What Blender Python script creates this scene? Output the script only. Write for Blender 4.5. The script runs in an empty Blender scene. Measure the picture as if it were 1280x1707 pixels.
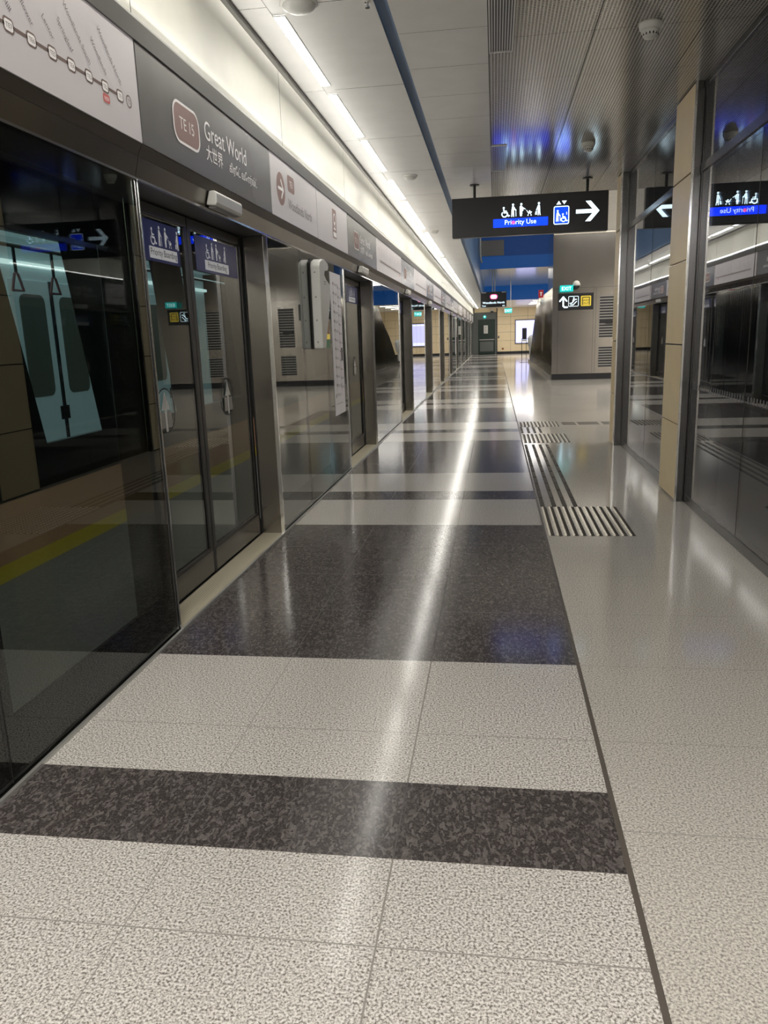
import bpy, bmesh, math, random
from mathutils import Vector, Matrix
from mathutils.geometry import tessellate_polygon
random.seed(7)
C = bpy.context.scene.collection
PI = math.pi
# ------------------------------------------------------------------ materials
def srgb(r, g, b):
    f = lambda c: (c/255/12.92) if c/255 <= .04045 else ((c/255+.055)/1.055)**2.4
    return (f(r), f(g), f(b), 1)
def newmat(name):
    m = bpy.data.materials.new(name); m.use_nodes = True
    nt = m.node_tree
    for n in list(nt.nodes): nt.nodes.remove(n)
    out = nt.nodes.new('ShaderNodeOutputMaterial')
    return m, nt, out
def N(nt, typ, **kw):
    n = nt.nodes.new('ShaderNode'+typ)
    for k, v in kw.items():
        if k in n.inputs: n.inputs[k].default_value = v
        else: setattr(n, k, v)
    return n
def L(nt, a, ao, b, bi): nt.links.new(a.outputs[ao], b.inputs[bi])
def math_n(nt, op, a, b=None):
    n = N(nt, 'Math', operation=op)
    for i, v in enumerate((a, b)):
        if v is None: continue
        if isinstance(v, (int, float)): n.inputs[i].default_value = v
        else: nt.links.new(v, n.inputs[i])
    return n.outputs[0]
def plain(name, col, rough=.5, metal=0.0, emit=0.0, ecol=None, noise=0.06, spec=.5, coat=0.0):
    m, nt, out = newmat(name)
    b = N(nt, 'BsdfPrincipled', Roughness=rough, Metallic=metal)
    b.inputs['Specular IOR Level'].default_value = spec
    b.inputs['Coat Weight'].default_value = coat
    tc = N(nt, 'TexCoord'); nz = N(nt, 'TexNoise', Scale=6.0, Detail=3.0)
    L(nt, tc, 'Object', nz, 'Vector')
    mx = N(nt, 'MixRGB', blend_type='MULTIPLY', Fac=1.0); mx.inputs[1].default_value = col
    rp = N(nt, 'MapRange'); rp.inputs['To Min'].default_value = 1-noise; rp.inputs['To Max'].default_value = 1+noise
    L(nt, nz, 'Fac', rp, 'Value'); L(nt, rp, 'Result', mx, 2); L(nt, mx, 'Color', b, 'Base Color')
    if emit:
        b.inputs['Emission Color'].default_value = ecol or col
        b.inputs['Emission Strength'].default_value = emit
    L(nt, b, 'BSDF', out, 'Surface')
    return m
def steel(name, col, rough=.28, axis='Z', streak=.06, wave=0.0):
    m, nt, out = newmat(name)
    b = N(nt, 'BsdfPrincipled', Metallic=1.0)
    tc = N(nt, 'TexCoord'); mp = N(nt, 'Mapping')
    mp.inputs['Scale'].default_value = {'Z': (260, 260, 1.5), 'Y': (260, 1.5, 260), 'X': (1.5, 260, 260)}[axis]
    L(nt, tc, 'Object', mp, 'Vector')
    nz = N(nt, 'TexNoise', Scale=2.0, Detail=2.0); L(nt, mp, 'Vector', nz, 'Vector')
    big = N(nt, 'TexNoise', Scale=1.4, Detail=2.0); L(nt, tc, 'Object', big, 'Vector')
    r1 = N(nt, 'MapRange'); r1.inputs['To Min'].default_value = rough*(1-streak); r1.inputs['To Max'].default_value = rough*(1+streak)
    L(nt, nz, 'Fac', r1, 'Value'); L(nt, r1, 'Result', b, 'Roughness')
    r2 = N(nt, 'MapRange'); r2.inputs['To Min'].default_value = .82; r2.inputs['To Max'].default_value = 1.15
    L(nt, big, 'Fac', r2, 'Value')
    mx = N(nt, 'MixRGB', blend_type='MULTIPLY', Fac=1.0); mx.inputs[1].default_value = col
    L(nt, r2, 'Result', mx, 2); L(nt, mx, 'Color', b, 'Base Color')
    if wave:
        wv = N(nt, 'TexWave', Scale=wave, Distortion=1.5); wv.bands_direction = 'Y'
        L(nt, tc, 'Object', wv, 'Vector')
        bp = N(nt, 'Bump', Strength=.8, Distance=.03); L(nt, wv, 'Fac', bp, 'Height'); L(nt, bp, 'Normal', b, 'Normal')
    L(nt, b, 'BSDF', out, 'Surface')
    return m
def glass(name, tint, r0=.09, rough=0.0, haze=0.0, refl=(1, 1, 1, 1)):
    """thin architectural glass: tinted see-through plus a mirror term that rises at grazing angles"""
    m, nt, out = newmat(name)
    lw = N(nt, 'LayerWeight', Blend=.5)
    p = math_n(nt, 'POWER', lw.outputs['Facing'], 5.0)
    f = math_n(nt, 'ADD', math_n(nt, 'MULTIPLY', p, 1-r0), r0)
    tr = N(nt, 'BsdfTransparent', Color=tint)
    gl = N(nt, 'BsdfGlossy', Color=refl, Roughness=rough)
    tc = N(nt, 'TexCoord'); nz = N(nt, 'TexNoise', Scale=.8, Detail=0.0); L(nt, tc, 'Object', nz, 'Vector')
    bp = N(nt, 'Bump', Strength=.02, Distance=.05); L(nt, nz, 'Fac', bp, 'Height'); L(nt, bp, 'Normal', gl, 'Normal')
    base = tr
    if haze:
        df = N(nt, 'BsdfDiffuse', Color=(.10, .11, .12, 1)); mh = N(nt, 'MixShader', Fac=haze)
        nt.links.new(tr.outputs[0], mh.inputs[1]); nt.links.new(df.outputs[0], mh.inputs[2]); base = mh
    mx = N(nt, 'MixShader'); nt.links.new(f, mx.inputs[0])
    nt.links.new(base.outputs[0], mx.inputs[1]); nt.links.new(gl.outputs[0], mx.inputs[2])
    L(nt, mx, 'Shader', out, 'Surface')
    return m
def granite(name, cols, scale, rough, flakes=0.0, spec=.22, tone=(.9, 1.1)):
    m, nt, out = newmat(name)
    b = N(nt, 'BsdfPrincipled', Roughness=rough); b.inputs['Specular IOR Level'].default_value = spec
    tc = N(nt, 'TexCoord')
    nz = N(nt, 'TexNoise', Scale=scale, Detail=3.0, Roughness=.65); L(nt, tc, 'Object', nz, 'Vector')
    cr = N(nt, 'ValToRGB'); cr.color_ramp.elements[0].position = cols[0][0]; cr.color_ramp.elements[0].color = cols[0][1]
    cr.color_ramp.elements[1].position = cols[-1][0]; cr.color_ramp.elements[1].color = cols[-1][1]
    for pos, c in cols[1:-1]:
        e = cr.color_ramp.elements.new(pos); e.color = c
    L(nt, nz, 'Fac', cr, 'Fac'); src = cr
    if flakes:
        mp = N(nt, 'Mapping'); mp.inputs['Scale'].default_value = (1.0, .55, 1.0); mp.inputs['Rotation'].default_value = (0, 0, .5)
        L(nt, tc, 'Object', mp, 'Vector')
        nd = N(nt, 'TexNoise', Scale=40.0, Detail=1.0); L(nt, mp, 'Vector', nd, 'Vector')
        av = N(nt, 'MixRGB', Fac=.03); L(nt, mp, 'Vector', av, 1); L(nt, nd, 'Color', av, 2)
        vo = N(nt, 'TexVoronoi', Scale=flakes); L(nt, av, 'Color', vo, 'Vector')
        sep = N(nt, 'SeparateColor'); L(nt, vo, 'Color', sep, 'Color')
        c2 = N(nt, 'ValToRGB'); c2.color_ramp.elements[0].position = .45; c2.color_ramp.elements[0].color = (.04, .034, .033, 1)
        c2.color_ramp.elements[1].position = 1.0; c2.color_ramp.elements[1].color = (.25, .225, .215, 1)
        L(nt, sep, 'Red', c2, 'Fac')
        ad = N(nt, 'MixRGB', blend_type='MIX', Fac=.5); L(nt, cr, 'Color', ad, 1); L(nt, c2, 'Color', ad, 2); src = ad
    n2 = N(nt, 'TexNoise', Scale=.9, Detail=3.0); L(nt, tc, 'Object', n2, 'Vector')
    rp = N(nt, 'MapRange'); rp.inputs['To Min'].default_value = tone[0]; rp.inputs['To Max'].default_value = tone[1]
    L(nt, n2, 'Fac', rp, 'Value')
    mx = N(nt, 'MixRGB', blend_type='MULTIPLY', Fac=1.0); L(nt, src, 'Color', mx, 1); L(nt, rp, 'Result', mx, 2)
    L(nt, mx, 'Color', b, 'Base Color')
    rr = N(nt, 'MapRange'); rr.inputs['To Min'].default_value = rough*.8; rr.inputs['To Max'].default_value = rough*1.25
    n3 = N(nt, 'TexNoise', Scale=60.0, Detail=2.0); L(nt, tc, 'Object', n3, 'Vector')
    L(nt, n3, 'Fac', rr, 'Value'); L(nt, rr, 'Result', b, 'Roughness')
    L(nt, b, 'BSDF', out, 'Surface')
    return m
def perforated(name):
    m, nt, out = newmat(name)
    b = N(nt, 'BsdfPrincipled', Roughness=.17, Metallic=.3)
    tc = N(nt, 'TexCoord'); sp = N(nt, 'SeparateXYZ'); L(nt, tc, 'Object', sp, 'Vector')
    def cell(o, per):
        fr = math_n(nt, 'FRACT', math_n(nt, 'MULTIPLY', o, 1/per))
        return math_n(nt, 'SUBTRACT', fr, .5)
    cx = cell(sp.outputs['X'], .022); cy = cell(sp.outputs['Y'], .022)
    d = math_n(nt, 'ADD', math_n(nt, 'MULTIPLY', cx, cx), math_n(nt, 'MULTIPLY', cy, cy))
    hole = math_n(nt, 'LESS_THAN', d, .115)
    mx = N(nt, 'MixRGB'); nt.links.new(hole, mx.inputs[0])
    mx.inputs[1].default_value = (.66, .64, .59, 1); mx.inputs[2].default_value = (.03, .03, .032, 1)
    L(nt, mx, 'Color', b, 'Base Color'); L(nt, b, 'BSDF', out, 'Surface')
    return m
def emission(name, col, s):
    m, nt, out = newmat(name)
    e = N(nt, 'Emission', Color=col, Strength=s); L(nt, e, 'Emission', out, 'Surface')
    return m
def ribbed(name, col, per, axis='X'):
    m, nt, out = newmat(name)
    b = N(nt, 'BsdfPrincipled', Roughness=.45, Metallic=.3)
    tc = N(nt, 'TexCoord'); sp = N(nt, 'SeparateXYZ'); L(nt, tc, 'Object', sp, 'Vector')
    fr = math_n(nt, 'FRACT', math_n(nt, 'MULTIPLY', sp.outputs[axis], 1/per))
    ln = math_n(nt, 'LESS_THAN', fr, .25)
    mx = N(nt, 'MixRGB'); nt.links.new(ln, mx.inputs[0]); mx.inputs[1].default_value = col
    mx.inputs[2].default_value = tuple(c*.6 for c in col[:3])+(1,)
    L(nt, mx, 'Color', b, 'Base Color'); L(nt, b, 'BSDF', out, 'Surface')
    return m
M = {}
M['granite'] = granite('light_granite', [(.36, (.15, .13, .115, 1)), (.45, (.40, .375, .345, 1)), (.53, (.66, .632, .592, 1)), (.64, (.84, .815, .785, 1))], 150, .13, tone=(.93, 1.07))
M['granite_r'] = granite('pale_granite', [(.36, (.24, .22, .20, 1)), (.45, (.44, .415, .375, 1)), (.53, (.60, .57, .52, 1)), (.64, (.74, .71, .65, 1))], 150, .10, tone=(.88, 1.08))
M['dark'] = granite('dark_granite', [(.35, (.026, .023, .023, 1)), (.55, (.098, .086, .083, 1)), (.75, (.25, .225, .215, 1))], 140, .13, flakes=120)
M['joint'] = plain('floor_joint', (.27, .25, .225, 1), .7)
M['joint_d'] = plain('dark_floor_joint', (.10, .09, .085, 1), .6)
M['drain'] = plain('drain_gap', (.11, .095, .08, 1), .5)
M['edge'] = plain('edge_strip', (.50, .50, .48, 1), .35, .6)
M['ceil'] = plain('ceiling_panel', (.90, .895, .87, 1), .26, .0)
M['ceil_seam'] = plain('ceiling_seam', (.30, .30, .29, 1), .5)
M['perf'] = perforated('perforated_ceiling')
M['cove'] = plain('cove_panel', (.74, .73, .65, 1), .42, .0, spec=.35)
M['channel'] = plain('blue_grey_channel', srgb(128, 150, 180), .5)
M['trimdark'] = plain('dark_trim', (.17, .165, .155, 1), .4, .5)
M['steel'] = steel('brushed_steel', (.25, .235, .21, 1), .24)
M['steel_h'] = steel('brushed_steel_header', (.29, .27, .245, 1), .24, 'Y')
M['steel_b'] = steel('brushed_steel_block', (.36, .34, .32, 1), .19)
M['steel_d'] = steel('dark_steel', (.145, .145, .15, 1), .22)
M['polish'] = steel('polished_ribbed_steel', (.80, .76, .68, 1), .16)
M['soffit'] = plain('header_soffit', (.10, .085, .07, 1), .45, .5)  # dark base colour carries the dark reflection on the header underside
M['psd'] = glass('screen_door_glass', (.52, .57, .54, 1), .065)
M['lift'] = glass('lift_shaft_glass', (.50, .54, .62, 1), .20, haze=.06)
M['frit'] = plain('black_frit', (.006, .006, .006, 1), .25, spec=.3)
M['frit_line'] = plain('grey_frit', (.15, .155, .17, 1), .5)
M['frame'] = plain('black_frame', (.022, .021, .020, 1), .35)
M['seal'] = plain('rubber_seal', (.012, .012, .012, 1), .6)
M['thresh'] = ribbed('ribbed_threshold', (.70, .64, .48, 1), .016)
M['stone'] = plain('cream_stone', (.93, .77, .50, 1), .45, noise=.05)
M['stone_gap'] = plain('stone_gap', (.04, .035, .03, 1), .7)
M['white'] = plain('white_plastic', (.72, .72, .69, 1), .35)
M['whitesign'] = plain('white_sign_face', (.62, .58, .59, 1), .32, noise=.03, emit=.06, ecol=(1, .95, .95, 1))
M['greysign'] = plain('grey_sign_face', (.24, .235, .23, 1), .25, .5, noise=.08)
M['ink_white'] = plain('white_lettering', (.85, .82, .80, 1), .4, emit=.12, ecol=(1, .97, .95, 1))
M['ink_brown'] = plain('brown_lettering', (.20, .14, .12, 1), .5)
M['ink_pink'] = plain('rose_brown_fill', (.36, .22, .20, 1), .45)
M['ink_grey'] = plain('grey_lettering', (.22, .20, .20, 1), .5)
M['ink_red'] = plain('red_fill', (.72, .16, .15, 1), .45)
M['ink_dark'] = plain('black_lettering', (.02, .02, .022, 1), .5)
M['signblack'] = plain('black_sign_board', (.016, .017, .022, 1), .3)
M['lit_white'] = plain('lit_white_pictogram', (.75, .9, .95, 1), .5, emit=1.5, ecol=(.70, .90, 1, 1))
M['lit_blue'] = plain('lit_blue_panel', (.0, .03, .6, 1), .4, emit=2.2, ecol=(.001, .026, .80, 1))
M['lit_red'] = plain('lit_red_dot', (.8, .1, .3, 1), .4, emit=1.3, ecol=(1, .08, .30, 1))
M['exit_green'] = plain('lit_green_sign', (.0, .4, .38, 1), .4, emit=.75, ecol=(.004, .50, .46, 1))
M['navy'] = plain('navy_sticker', srgb(34, 40, 78), .4, emit=.05, ecol=srgb(60, 70, 150))  # slight glow painted in to lift the navy in the dim recess
M['stick_w'] = plain('grey_white_sticker', (.5, .5, .5, 1), .45, emit=.16, ecol=(.9, .9, .9, 1))  # own glow stands in for light missing in the door recess
M['yellow'] = plain('yellow_sign', (.75, .56, .05, 1), .4, emit=.2, ecol=(1, .75, .08, 1))
M['blue'] = plain('blue_paint', (.008, .075, .30, 1), .45, noise=.1, emit=.16, ecol=(.015, .16, .60, 1))  # blue paint with a glow standing in for light on the void walls
M['blue_d'] = plain('dark_blue_paint', (.006, .045, .20, 1), .45, noise=.1, emit=.12, ecol=(.01, .11, .45, 1))  # darker blue paint, light again put in as a glow
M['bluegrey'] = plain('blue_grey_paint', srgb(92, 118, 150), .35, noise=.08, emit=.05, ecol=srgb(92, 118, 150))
M['greypanel'] = plain('grey_panel', (.34, .33, .31, 1), .4)
M['mirror_soffit'] = plain('polished_soffit', (.36, .37, .36, 1), .16, .75, emit=.03, ecol=(.8, .85, .8, 1))
M['black'] = plain('black_base', (.012, .012, .016, 1), .35)
M['lightbox'] = plain('lit_poster', (.5, .5, .9, 1), .4, emit=1.0, ecol=srgb(186, 188, 250))
M['lightbox2'] = plain('lit_poster_band', (.6, .6, .95, 1), .4, emit=1.05, ecol=srgb(220, 225, 255))
M['greendoor'] = plain('dark_green_door', (.012, .03, .024, 1), .3)
M['greydoor'] = plain('grey_door_panel', (.13, .14, .135, 1), .4)
M['tube'] = emission('tube_light', (1, .965, .89, 1), 17)
M['tube_w'] = emission('wall_washer', (1, .93, .78, 1), 14)
M['tube_t'] = emission('train_tube', (.75, .95, 1, 1), 1.6)
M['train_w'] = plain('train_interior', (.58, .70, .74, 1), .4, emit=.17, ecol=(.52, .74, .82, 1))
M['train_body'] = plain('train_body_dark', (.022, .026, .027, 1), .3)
M['train_low'] = plain('train_body_grey', (.21, .195, .175, 1), .5, emit=.07, ecol=(.62, .58, .52, 1))  # emission stands in for light falling on the lower train side
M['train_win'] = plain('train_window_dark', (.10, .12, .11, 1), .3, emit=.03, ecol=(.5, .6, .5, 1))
M['brownband'] = plain('brown_livery_band', (.30, .17, .09, 1), .5, emit=.22, ecol=(.35, .19, .10, 1))  # livery brown, glow put in so the band shows through the glass
M['yellowband'] = plain('yellow_livery_band', (.55, .42, .03, 1), .5, emit=.14, ecol=(.6, .45, .03, 1))  # livery yellow, its glow replaces light falling on the band
M['pink'] = plain('red_grab_ring', (.45, .18, .20, 1), .4)
M['tunnel'] = plain('tunnel_wall', (.03, .03, .03, 1), .8)
M['shaft'] = plain('shaft_lining', (.07, .08, .105, 1), .6)
M['plain_wall'] = plain('plain_wall', (.5, .48, .44, 1), .5)
M['tact'] = plain('tactile_dark_strip', (.055, .045, .036, 1), .55)
M['stud'] = plain('tactile_stud', (.80, .76, .66, 1), .3, .4)
M['orange'] = plain('orange_strip', (.42, .17, .03, 1), .4)
M['green'] = plain('green_patch', (.05, .30, .12, 1), .4)
M['film'] = plain('plastic_film', (.62, .63, .62, 1), .25, noise=.2)
M['chrome'] = plain('chrome', (.7, .7, .7, 1), .15, 1.0)
# ------------------------------------------------------------------ mesh builder
class MB:
    def __init__(s): s.v = []; s.f = []; s.mi = []
    def poly(s, pts, mi=0):
        n = len(s.v); s.v += [tuple(p) for p in pts]; s.f.append(tuple(range(n, n+len(pts)))); s.mi.append(mi); return s
    def box(s, x0, x1, y0, y1, z0, z1, mi=0):
        n = len(s.v)
        s.v += [(x, y, z) for z in (z0, z1) for y in (y0, y1) for x in (x0, x1)]
        for q in ((0, 2, 3, 1), (4, 5, 7, 6), (0, 1, 5, 4), (2, 6, 7, 3), (0, 4, 6, 2), (1, 3, 7, 5)):
            s.f.append(tuple(n+i for i in q)); s.mi.append(mi)
        return s
    def prism(s, prof, a0, a1, axis='y', mi=0):
        """prof: list of 2-D points (convex or not) extruded along axis; (x,z) for y, (y,z) for x, (x,y) for z"""
        def P(p, a): return {'y': (p[0], a, p[1]), 'x': (a, p[0], p[1]), 'z': (p[0], p[1], a)}[axis]
        n = len(s.v); k = len(prof)
        s.v += [P(p, a0) for p in prof]+[P(p, a1) for p in prof]
        for i in range(k):
            j = (i+1) % k; s.f.append((n+i, n+j, n+k+j, n+k+i)); s.mi.append(mi)
        for t in tessellate_polygon([[Vector((p[0], p[1], 0)) for p in prof]]):
            s.f.append(tuple(n+i for i in t)); s.mi.append(mi)
            s.f.append(tuple(n+k+i for i in reversed(t))); s.mi.append(mi)
        return s
    def lathe(s, prof, c, axis='z', seg=24, mi=0):
        """prof: (radius, height) pairs about centre c"""
        n = len(s.v)
        for r, h in prof:
            for i in range(seg):
                a = 2*PI*i/seg; p, q = r*math.cos(a), r*math.sin(a)
                d = {'z': (p, q, h), 'y': (p, h, q), 'x': (h, p, q)}[axis]
                s.v.append((c[0]+d[0], c[1]+d[1], c[2]+d[2]))
        for j in range(len(prof)-1):
            for i in range(seg):
                k = (i+1) % seg
                s.f.append((n+j*seg+i, n+j*seg+k, n+(j+1)*seg+k, n+(j+1)*seg+i)); s.mi.append(mi)
        s.f.append(tuple(n+i for i in range(seg))); s.mi.append(mi)
        s.f.append(tuple(n+(len(prof)-1)*seg+i for i in reversed(range(seg)))); s.mi.append(mi)
        return s
    def tube(s, pts, r, seg=8, mi=0):
        n = len(s.v); k = len(pts); pts = [Vector(p) for p in pts]
        for i, p in enumerate(pts):
            d = (pts[min(i+1, k-1)]-pts[max(i-1, 0)]).normalized()
            u = d.orthogonal().normalized() if i == 0 else (u-d*u.dot(d)).normalized()
            w = d.cross(u)
            for j in range(seg):
                a = 2*PI*j/seg; s.v.append(tuple(p+u*(r*math.cos(a))+w*(r*math.sin(a))))
        for i in range(k-1):
            for j in range(seg):
                q = (j+1) % seg; s.f.append((n+i*seg+j, n+i*seg+q, n+(i+1)*seg+q, n+(i+1)*seg+j)); s.mi.append(mi)
        s.f.append(tuple(n+j for j in range(seg))); s.mi.append(mi)
        s.f.append(tuple(n+(k-1)*seg+j for j in reversed(range(seg)))); s.mi.append(mi)
        return s
def rootloc(o):
    while o.parent: o = o.parent
    return Vector(o.location)
def build(name, mb, mat, parent=None, smooth=False, bevel=0.0, seg=2, weld=True):
    me = bpy.data.meshes.new(name)
    if parent is not None: off = rootloc(parent)
    else:
        xs, ys, zs = zip(*mb.v); off = Vector(((min(xs)+max(xs))/2, (min(ys)+max(ys))/2, min(zs)))
    me.from_pydata([(x-off.x, y-off.y, z-off.z) for x, y, z in mb.v], [], mb.f)
    mats = mat if isinstance(mat, (list, tuple)) else [mat]
    for m in mats: me.materials.append(m)
    for p, i in zip(me.polygons, mb.mi): p.material_index = i
    if weld:
        bm = bmesh.new(); bm.from_mesh(me)
        bmesh.ops.recalc_face_normals(bm, faces=bm.faces)
        bm.to_mesh(me); bm.free()
    o = bpy.data.objects.new(name, me); C.objects.link(o)
    if parent is not None: o.parent = parent
    else: o.location = off
    if bevel:
        b = o.modifiers.new('bevel', 'BEVEL'); b.width = bevel; b.segments = seg; b.limit_method = 'ANGLE'
    if smooth:
        for p in me.polygons: p.use_smooth = True
    return o
def build0(name, mb, mat):
    """structure built with its origin at the world origin so object-space textures are in metres of the place"""
    me = bpy.data.meshes.new(name); me.from_pydata(mb.v, [], mb.f)
    mats = mat if isinstance(mat, (list, tuple)) else [mat]
    for m in mats: me.materials.append(m)
    for p, i in zip(me.polygons, mb.mi): p.material_index = i
    o = bpy.data.objects.new(name, me); C.objects.link(o); o['kind'] = 'structure'
    return o
def tag(o, label, cat, group=None, kind=None):
    o['label'] = label; o['category'] = cat
    if group: o['group'] = group
    if kind: o['kind'] = kind
    return o
def thing(name, label, cat, loc, group=None):
    o = bpy.data.objects.new(name, None); C.objects.link(o); o.location = loc; o.empty_display_size = .1
    return tag(o, label, cat, group)
def dup(root, dloc, label):
    r = root.copy(); C.objects.link(r); r.location = Vector(root.location)+Vector(dloc); r['label'] = label
    def rec(src, dst):
        for ch in list(src.children):
            c = ch.copy(); C.objects.link(c); c.parent = dst; rec(ch, c)
    rec(root, r)
    return r
ORD = ['nearest', 'second', 'third', 'fourth', 'fifth', 'sixth', 'seventh', 'eighth', 'ninth', 'tenth', 'eleventh', 'twelfth', 'thirteenth', 'fourteenth',
       'fifteenth', 'sixteenth', 'seventeenth', 'eighteenth', 'nineteenth', 'twentieth', 'twenty-first', 'twenty-second', 'twenty-third', 'twenty-fourth',
       'twenty-fifth', 'twenty-sixth', 'twenty-seventh', 'twenty-eighth', 'twenty-ninth', 'thirtieth', 'thirty-first', 'thirty-second', 'thirty-third',
       'thirty-fourth', 'thirty-fifth', 'thirty-sixth', 'thirty-seventh', 'thirty-eighth', 'thirty-ninth', 'fortieth']
def nth(i): return ORD[i] if i == 0 else ORD[i]+' nearest'
# ------------------------------------------------------------------ flat graphics
_tc = {}
def text2d(s, size, align='LEFT'):
    key = s
    if key not in _tc:
        cu = bpy.data.curves.new('lettering_tmp', 'FONT'); cu.body = s; cu.size = 1.0
        o = bpy.data.objects.new('lettering_tmp', cu); C.objects.link(o)
        dg = bpy.context.evaluated_depsgraph_get(); dg.update()
        me = bpy.data.meshes.new_from_object(o.evaluated_get(dg))
        _tc[key] = ([(v.co.x, v.co.y) for v in me.vertices], [tuple(p.vertices) for p in me.polygons])
        bpy.data.objects.remove(o); bpy.data.curves.remove(cu); bpy.data.meshes.remove(me)
    V, F = _tc[key]
    if not V: return [], []
    w0 = min(p[0] for p in V); w1 = max(p[0] for p in V)
    sh = {'LEFT': w0, 'CENTER': (w0+w1)/2, 'RIGHT': w1}[align]
    return [((x-sh)*size, y*size) for x, y in V], F
class Ink:
    """2-D shapes on a plane: origin O, directions U, V; lift along n"""
    def __init__(s, O, U, V, lift=.002):
        s.O = Vector(O); s.U = Vector(U); s.V = Vector(V); s.n = s.U.cross(s.V); s.lift = lift; s.mb = MB()
    def P(s, p): return s.O+s.U*p[0]+s.V*p[1]+s.n*s.lift
    def poly(s, pts):
        if len(pts) <= 4 and False: pass
        n = len(s.mb.v); s.mb.v += [tuple(s.P(p)) for p in pts]
        for t in tessellate_polygon([[Vector((p[0], p[1], 0)) for p in pts]]):
            s.mb.f.append(tuple(n+i for i in t)); s.mb.mi.append(0)
        return s
    def rect(s, x0, y0, x1, y1): return s.poly([(x0, y0), (x1, y0), (x1, y1), (x0, y1)])
    def circ(s, x, y, r, n=20, sy=1): return s.poly([(x+r*math.cos(2*PI*i/n), y+sy*r*math.sin(2*PI*i/n)) for i in range(n)])
    def seg(s, a, b, w):
        a = Vector(a).to_2d(); b = Vector(b).to_2d(); d = (b-a); l = d.length or 1e-6; d /= l; p = Vector((-d.y, d.x))*w/2
        pts = []
        ang = math.atan2(d.y, d.x)
        for i in range(7): t = ang+PI/2+PI*i/6; pts.append((a.x+w/2*math.cos(t), a.y+w/2*math.sin(t)))
        for i in range(7): t = ang-PI/2+PI*i/6; pts.append((b.x+w/2*math.cos(t), b.y+w/2*math.sin(t)))
        return s.poly(pts)
    def path(s, pts, w):
        for a, b in zip(pts, pts[1:]): s.seg(a, b, w)
        return s
    def arc(s, x, y, r, a0, a1, w, n=14): return s.path([(x+r*math.cos(math.radians(a0+(a1-a0)*i/n)), y+r*math.sin(math.radians(a0+(a1-a0)*i/n))) for i in range(n+1)], w)
    @staticmethod
    def rr(x0, y0, x1, y1, r, n=5):
        pts = []
        for cx, cy, a in ((x1-r, y0+r, -90), (x1-r, y1-r, 0), (x0+r, y1-r, 90), (x0+r, y0+r, 180)):
            for i in range(n+1):
                t = math.radians(a+90*i/n); pts.append((cx+r*math.cos(t), cy+r*math.sin(t)))
        return pts
    def rrect(s, x0, y0, x1, y1, r): return s.poly(s.rr(x0, y0, x1, y1, r))
    def rring(s, x0, y0, x1, y1, r, w):
        A = s.rr(x0, y0, x1, y1, r); B = s.rr(x0+w, y0+w, x1-w, y1-w, max(r-w, .0005)); k = len(A)
        for i in range(k):
            j = (i+1) % k; s.poly([A[i], A[j], B[j], B[i]])
        return s
    def ring(s, x, y, r, w, n=28):
        for i in range(n):
            a, b = 2*PI*i/n, 2*PI*(i+1)/n
            s.poly([(x+r*math.cos(a), y+r*math.sin(a)), (x+r*math.cos(b), y+r*math.sin(b)), (x+(r-w)*math.cos(b), y+(r-w)*math.sin(b)), (x+(r-w)*math.cos(a), y+(r-w)*math.sin(a))])
        return s
    def text(s, t, x, y, size, align='LEFT', rot=0):
        V, F = text2d(t, size, align); n = len(s.mb.v); c, q = math.cos(rot), math.sin(rot)
        s.mb.v += [tuple(s.P((x+c*a-q*b, y+q*a+c*b))) for a, b in V]
        for f in F: s.mb.f.append(tuple(n+i for i in f)); s.mb.mi.append(0)
        return s
    # pictograms in a box of height h standing at (x,y)
    def wheelchair(s, x, y, h):
        s.circ(x+.30*h, y+.88*h, .10*h)
        s.path([(x+.30*h, y+.72*h), (x+.34*h, y+.42*h), (x+.62*h, y+.42*h), (x+.75*h, y+.10*h), (x+.86*h, y+.12*h)], .11*h)
        s.seg((x+.32*h, y+.60*h), (x+.58*h, y+.58*h), .08*h)
        return s.arc(x+.38*h, y+.28*h, .26*h, 140, 350, .08*h)
    def cane(s, x, y, h):
        s.circ(x+.20*h, y+.91*h, .085*h)
        s.poly([(x+.08*h, y+.45*h), (x+.12*h, y+.78*h), (x+.22*h, y+.82*h), (x+.30*h, y+.72*h), (x+.27*h, y+.42*h)])
        s.seg((x+.13*h, y+.45*h), (x+.10*h, y+.04*h), .09*h); s.seg((x+.22*h, y+.45*h), (x+.25*h, y+.04*h), .09*h)
        s.path([(x+.26*h, y+.72*h), (x+.36*h, y+.55*h), (x+.42*h, y+.5*h)], .07*h)
        return s.seg((x+.42*h, y+.52*h), (x+.44*h, y+.03*h), .04*h)
    def pregnant(s, x, y, h):
        s.circ(x+.2*h, y+.91*h, .085*h)
        s.poly([(x+.08*h, y+.40*h), (x+.08*h, y+.74*h), (x+.18*h, y+.82*h), (x+.28*h, y+.74*h), (x+.38*h, y+.54*h), (x+.36*h, y+.42*h), (x+.26*h, y+.34*h), (x+.28*h, y+.18*h), (x+.08*h, y+.18*h)])
        s.seg((x+.14*h, y+.25*h), (x+.14*h, y+.04*h), .08*h); s.seg((x+.22*h, y+.25*h), (x+.22*h, y+.04*h), .08*h)
        return s.seg((x+.26*h, y+.68*h), (x+.52*h, y+.52*h), .06*h)
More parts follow.
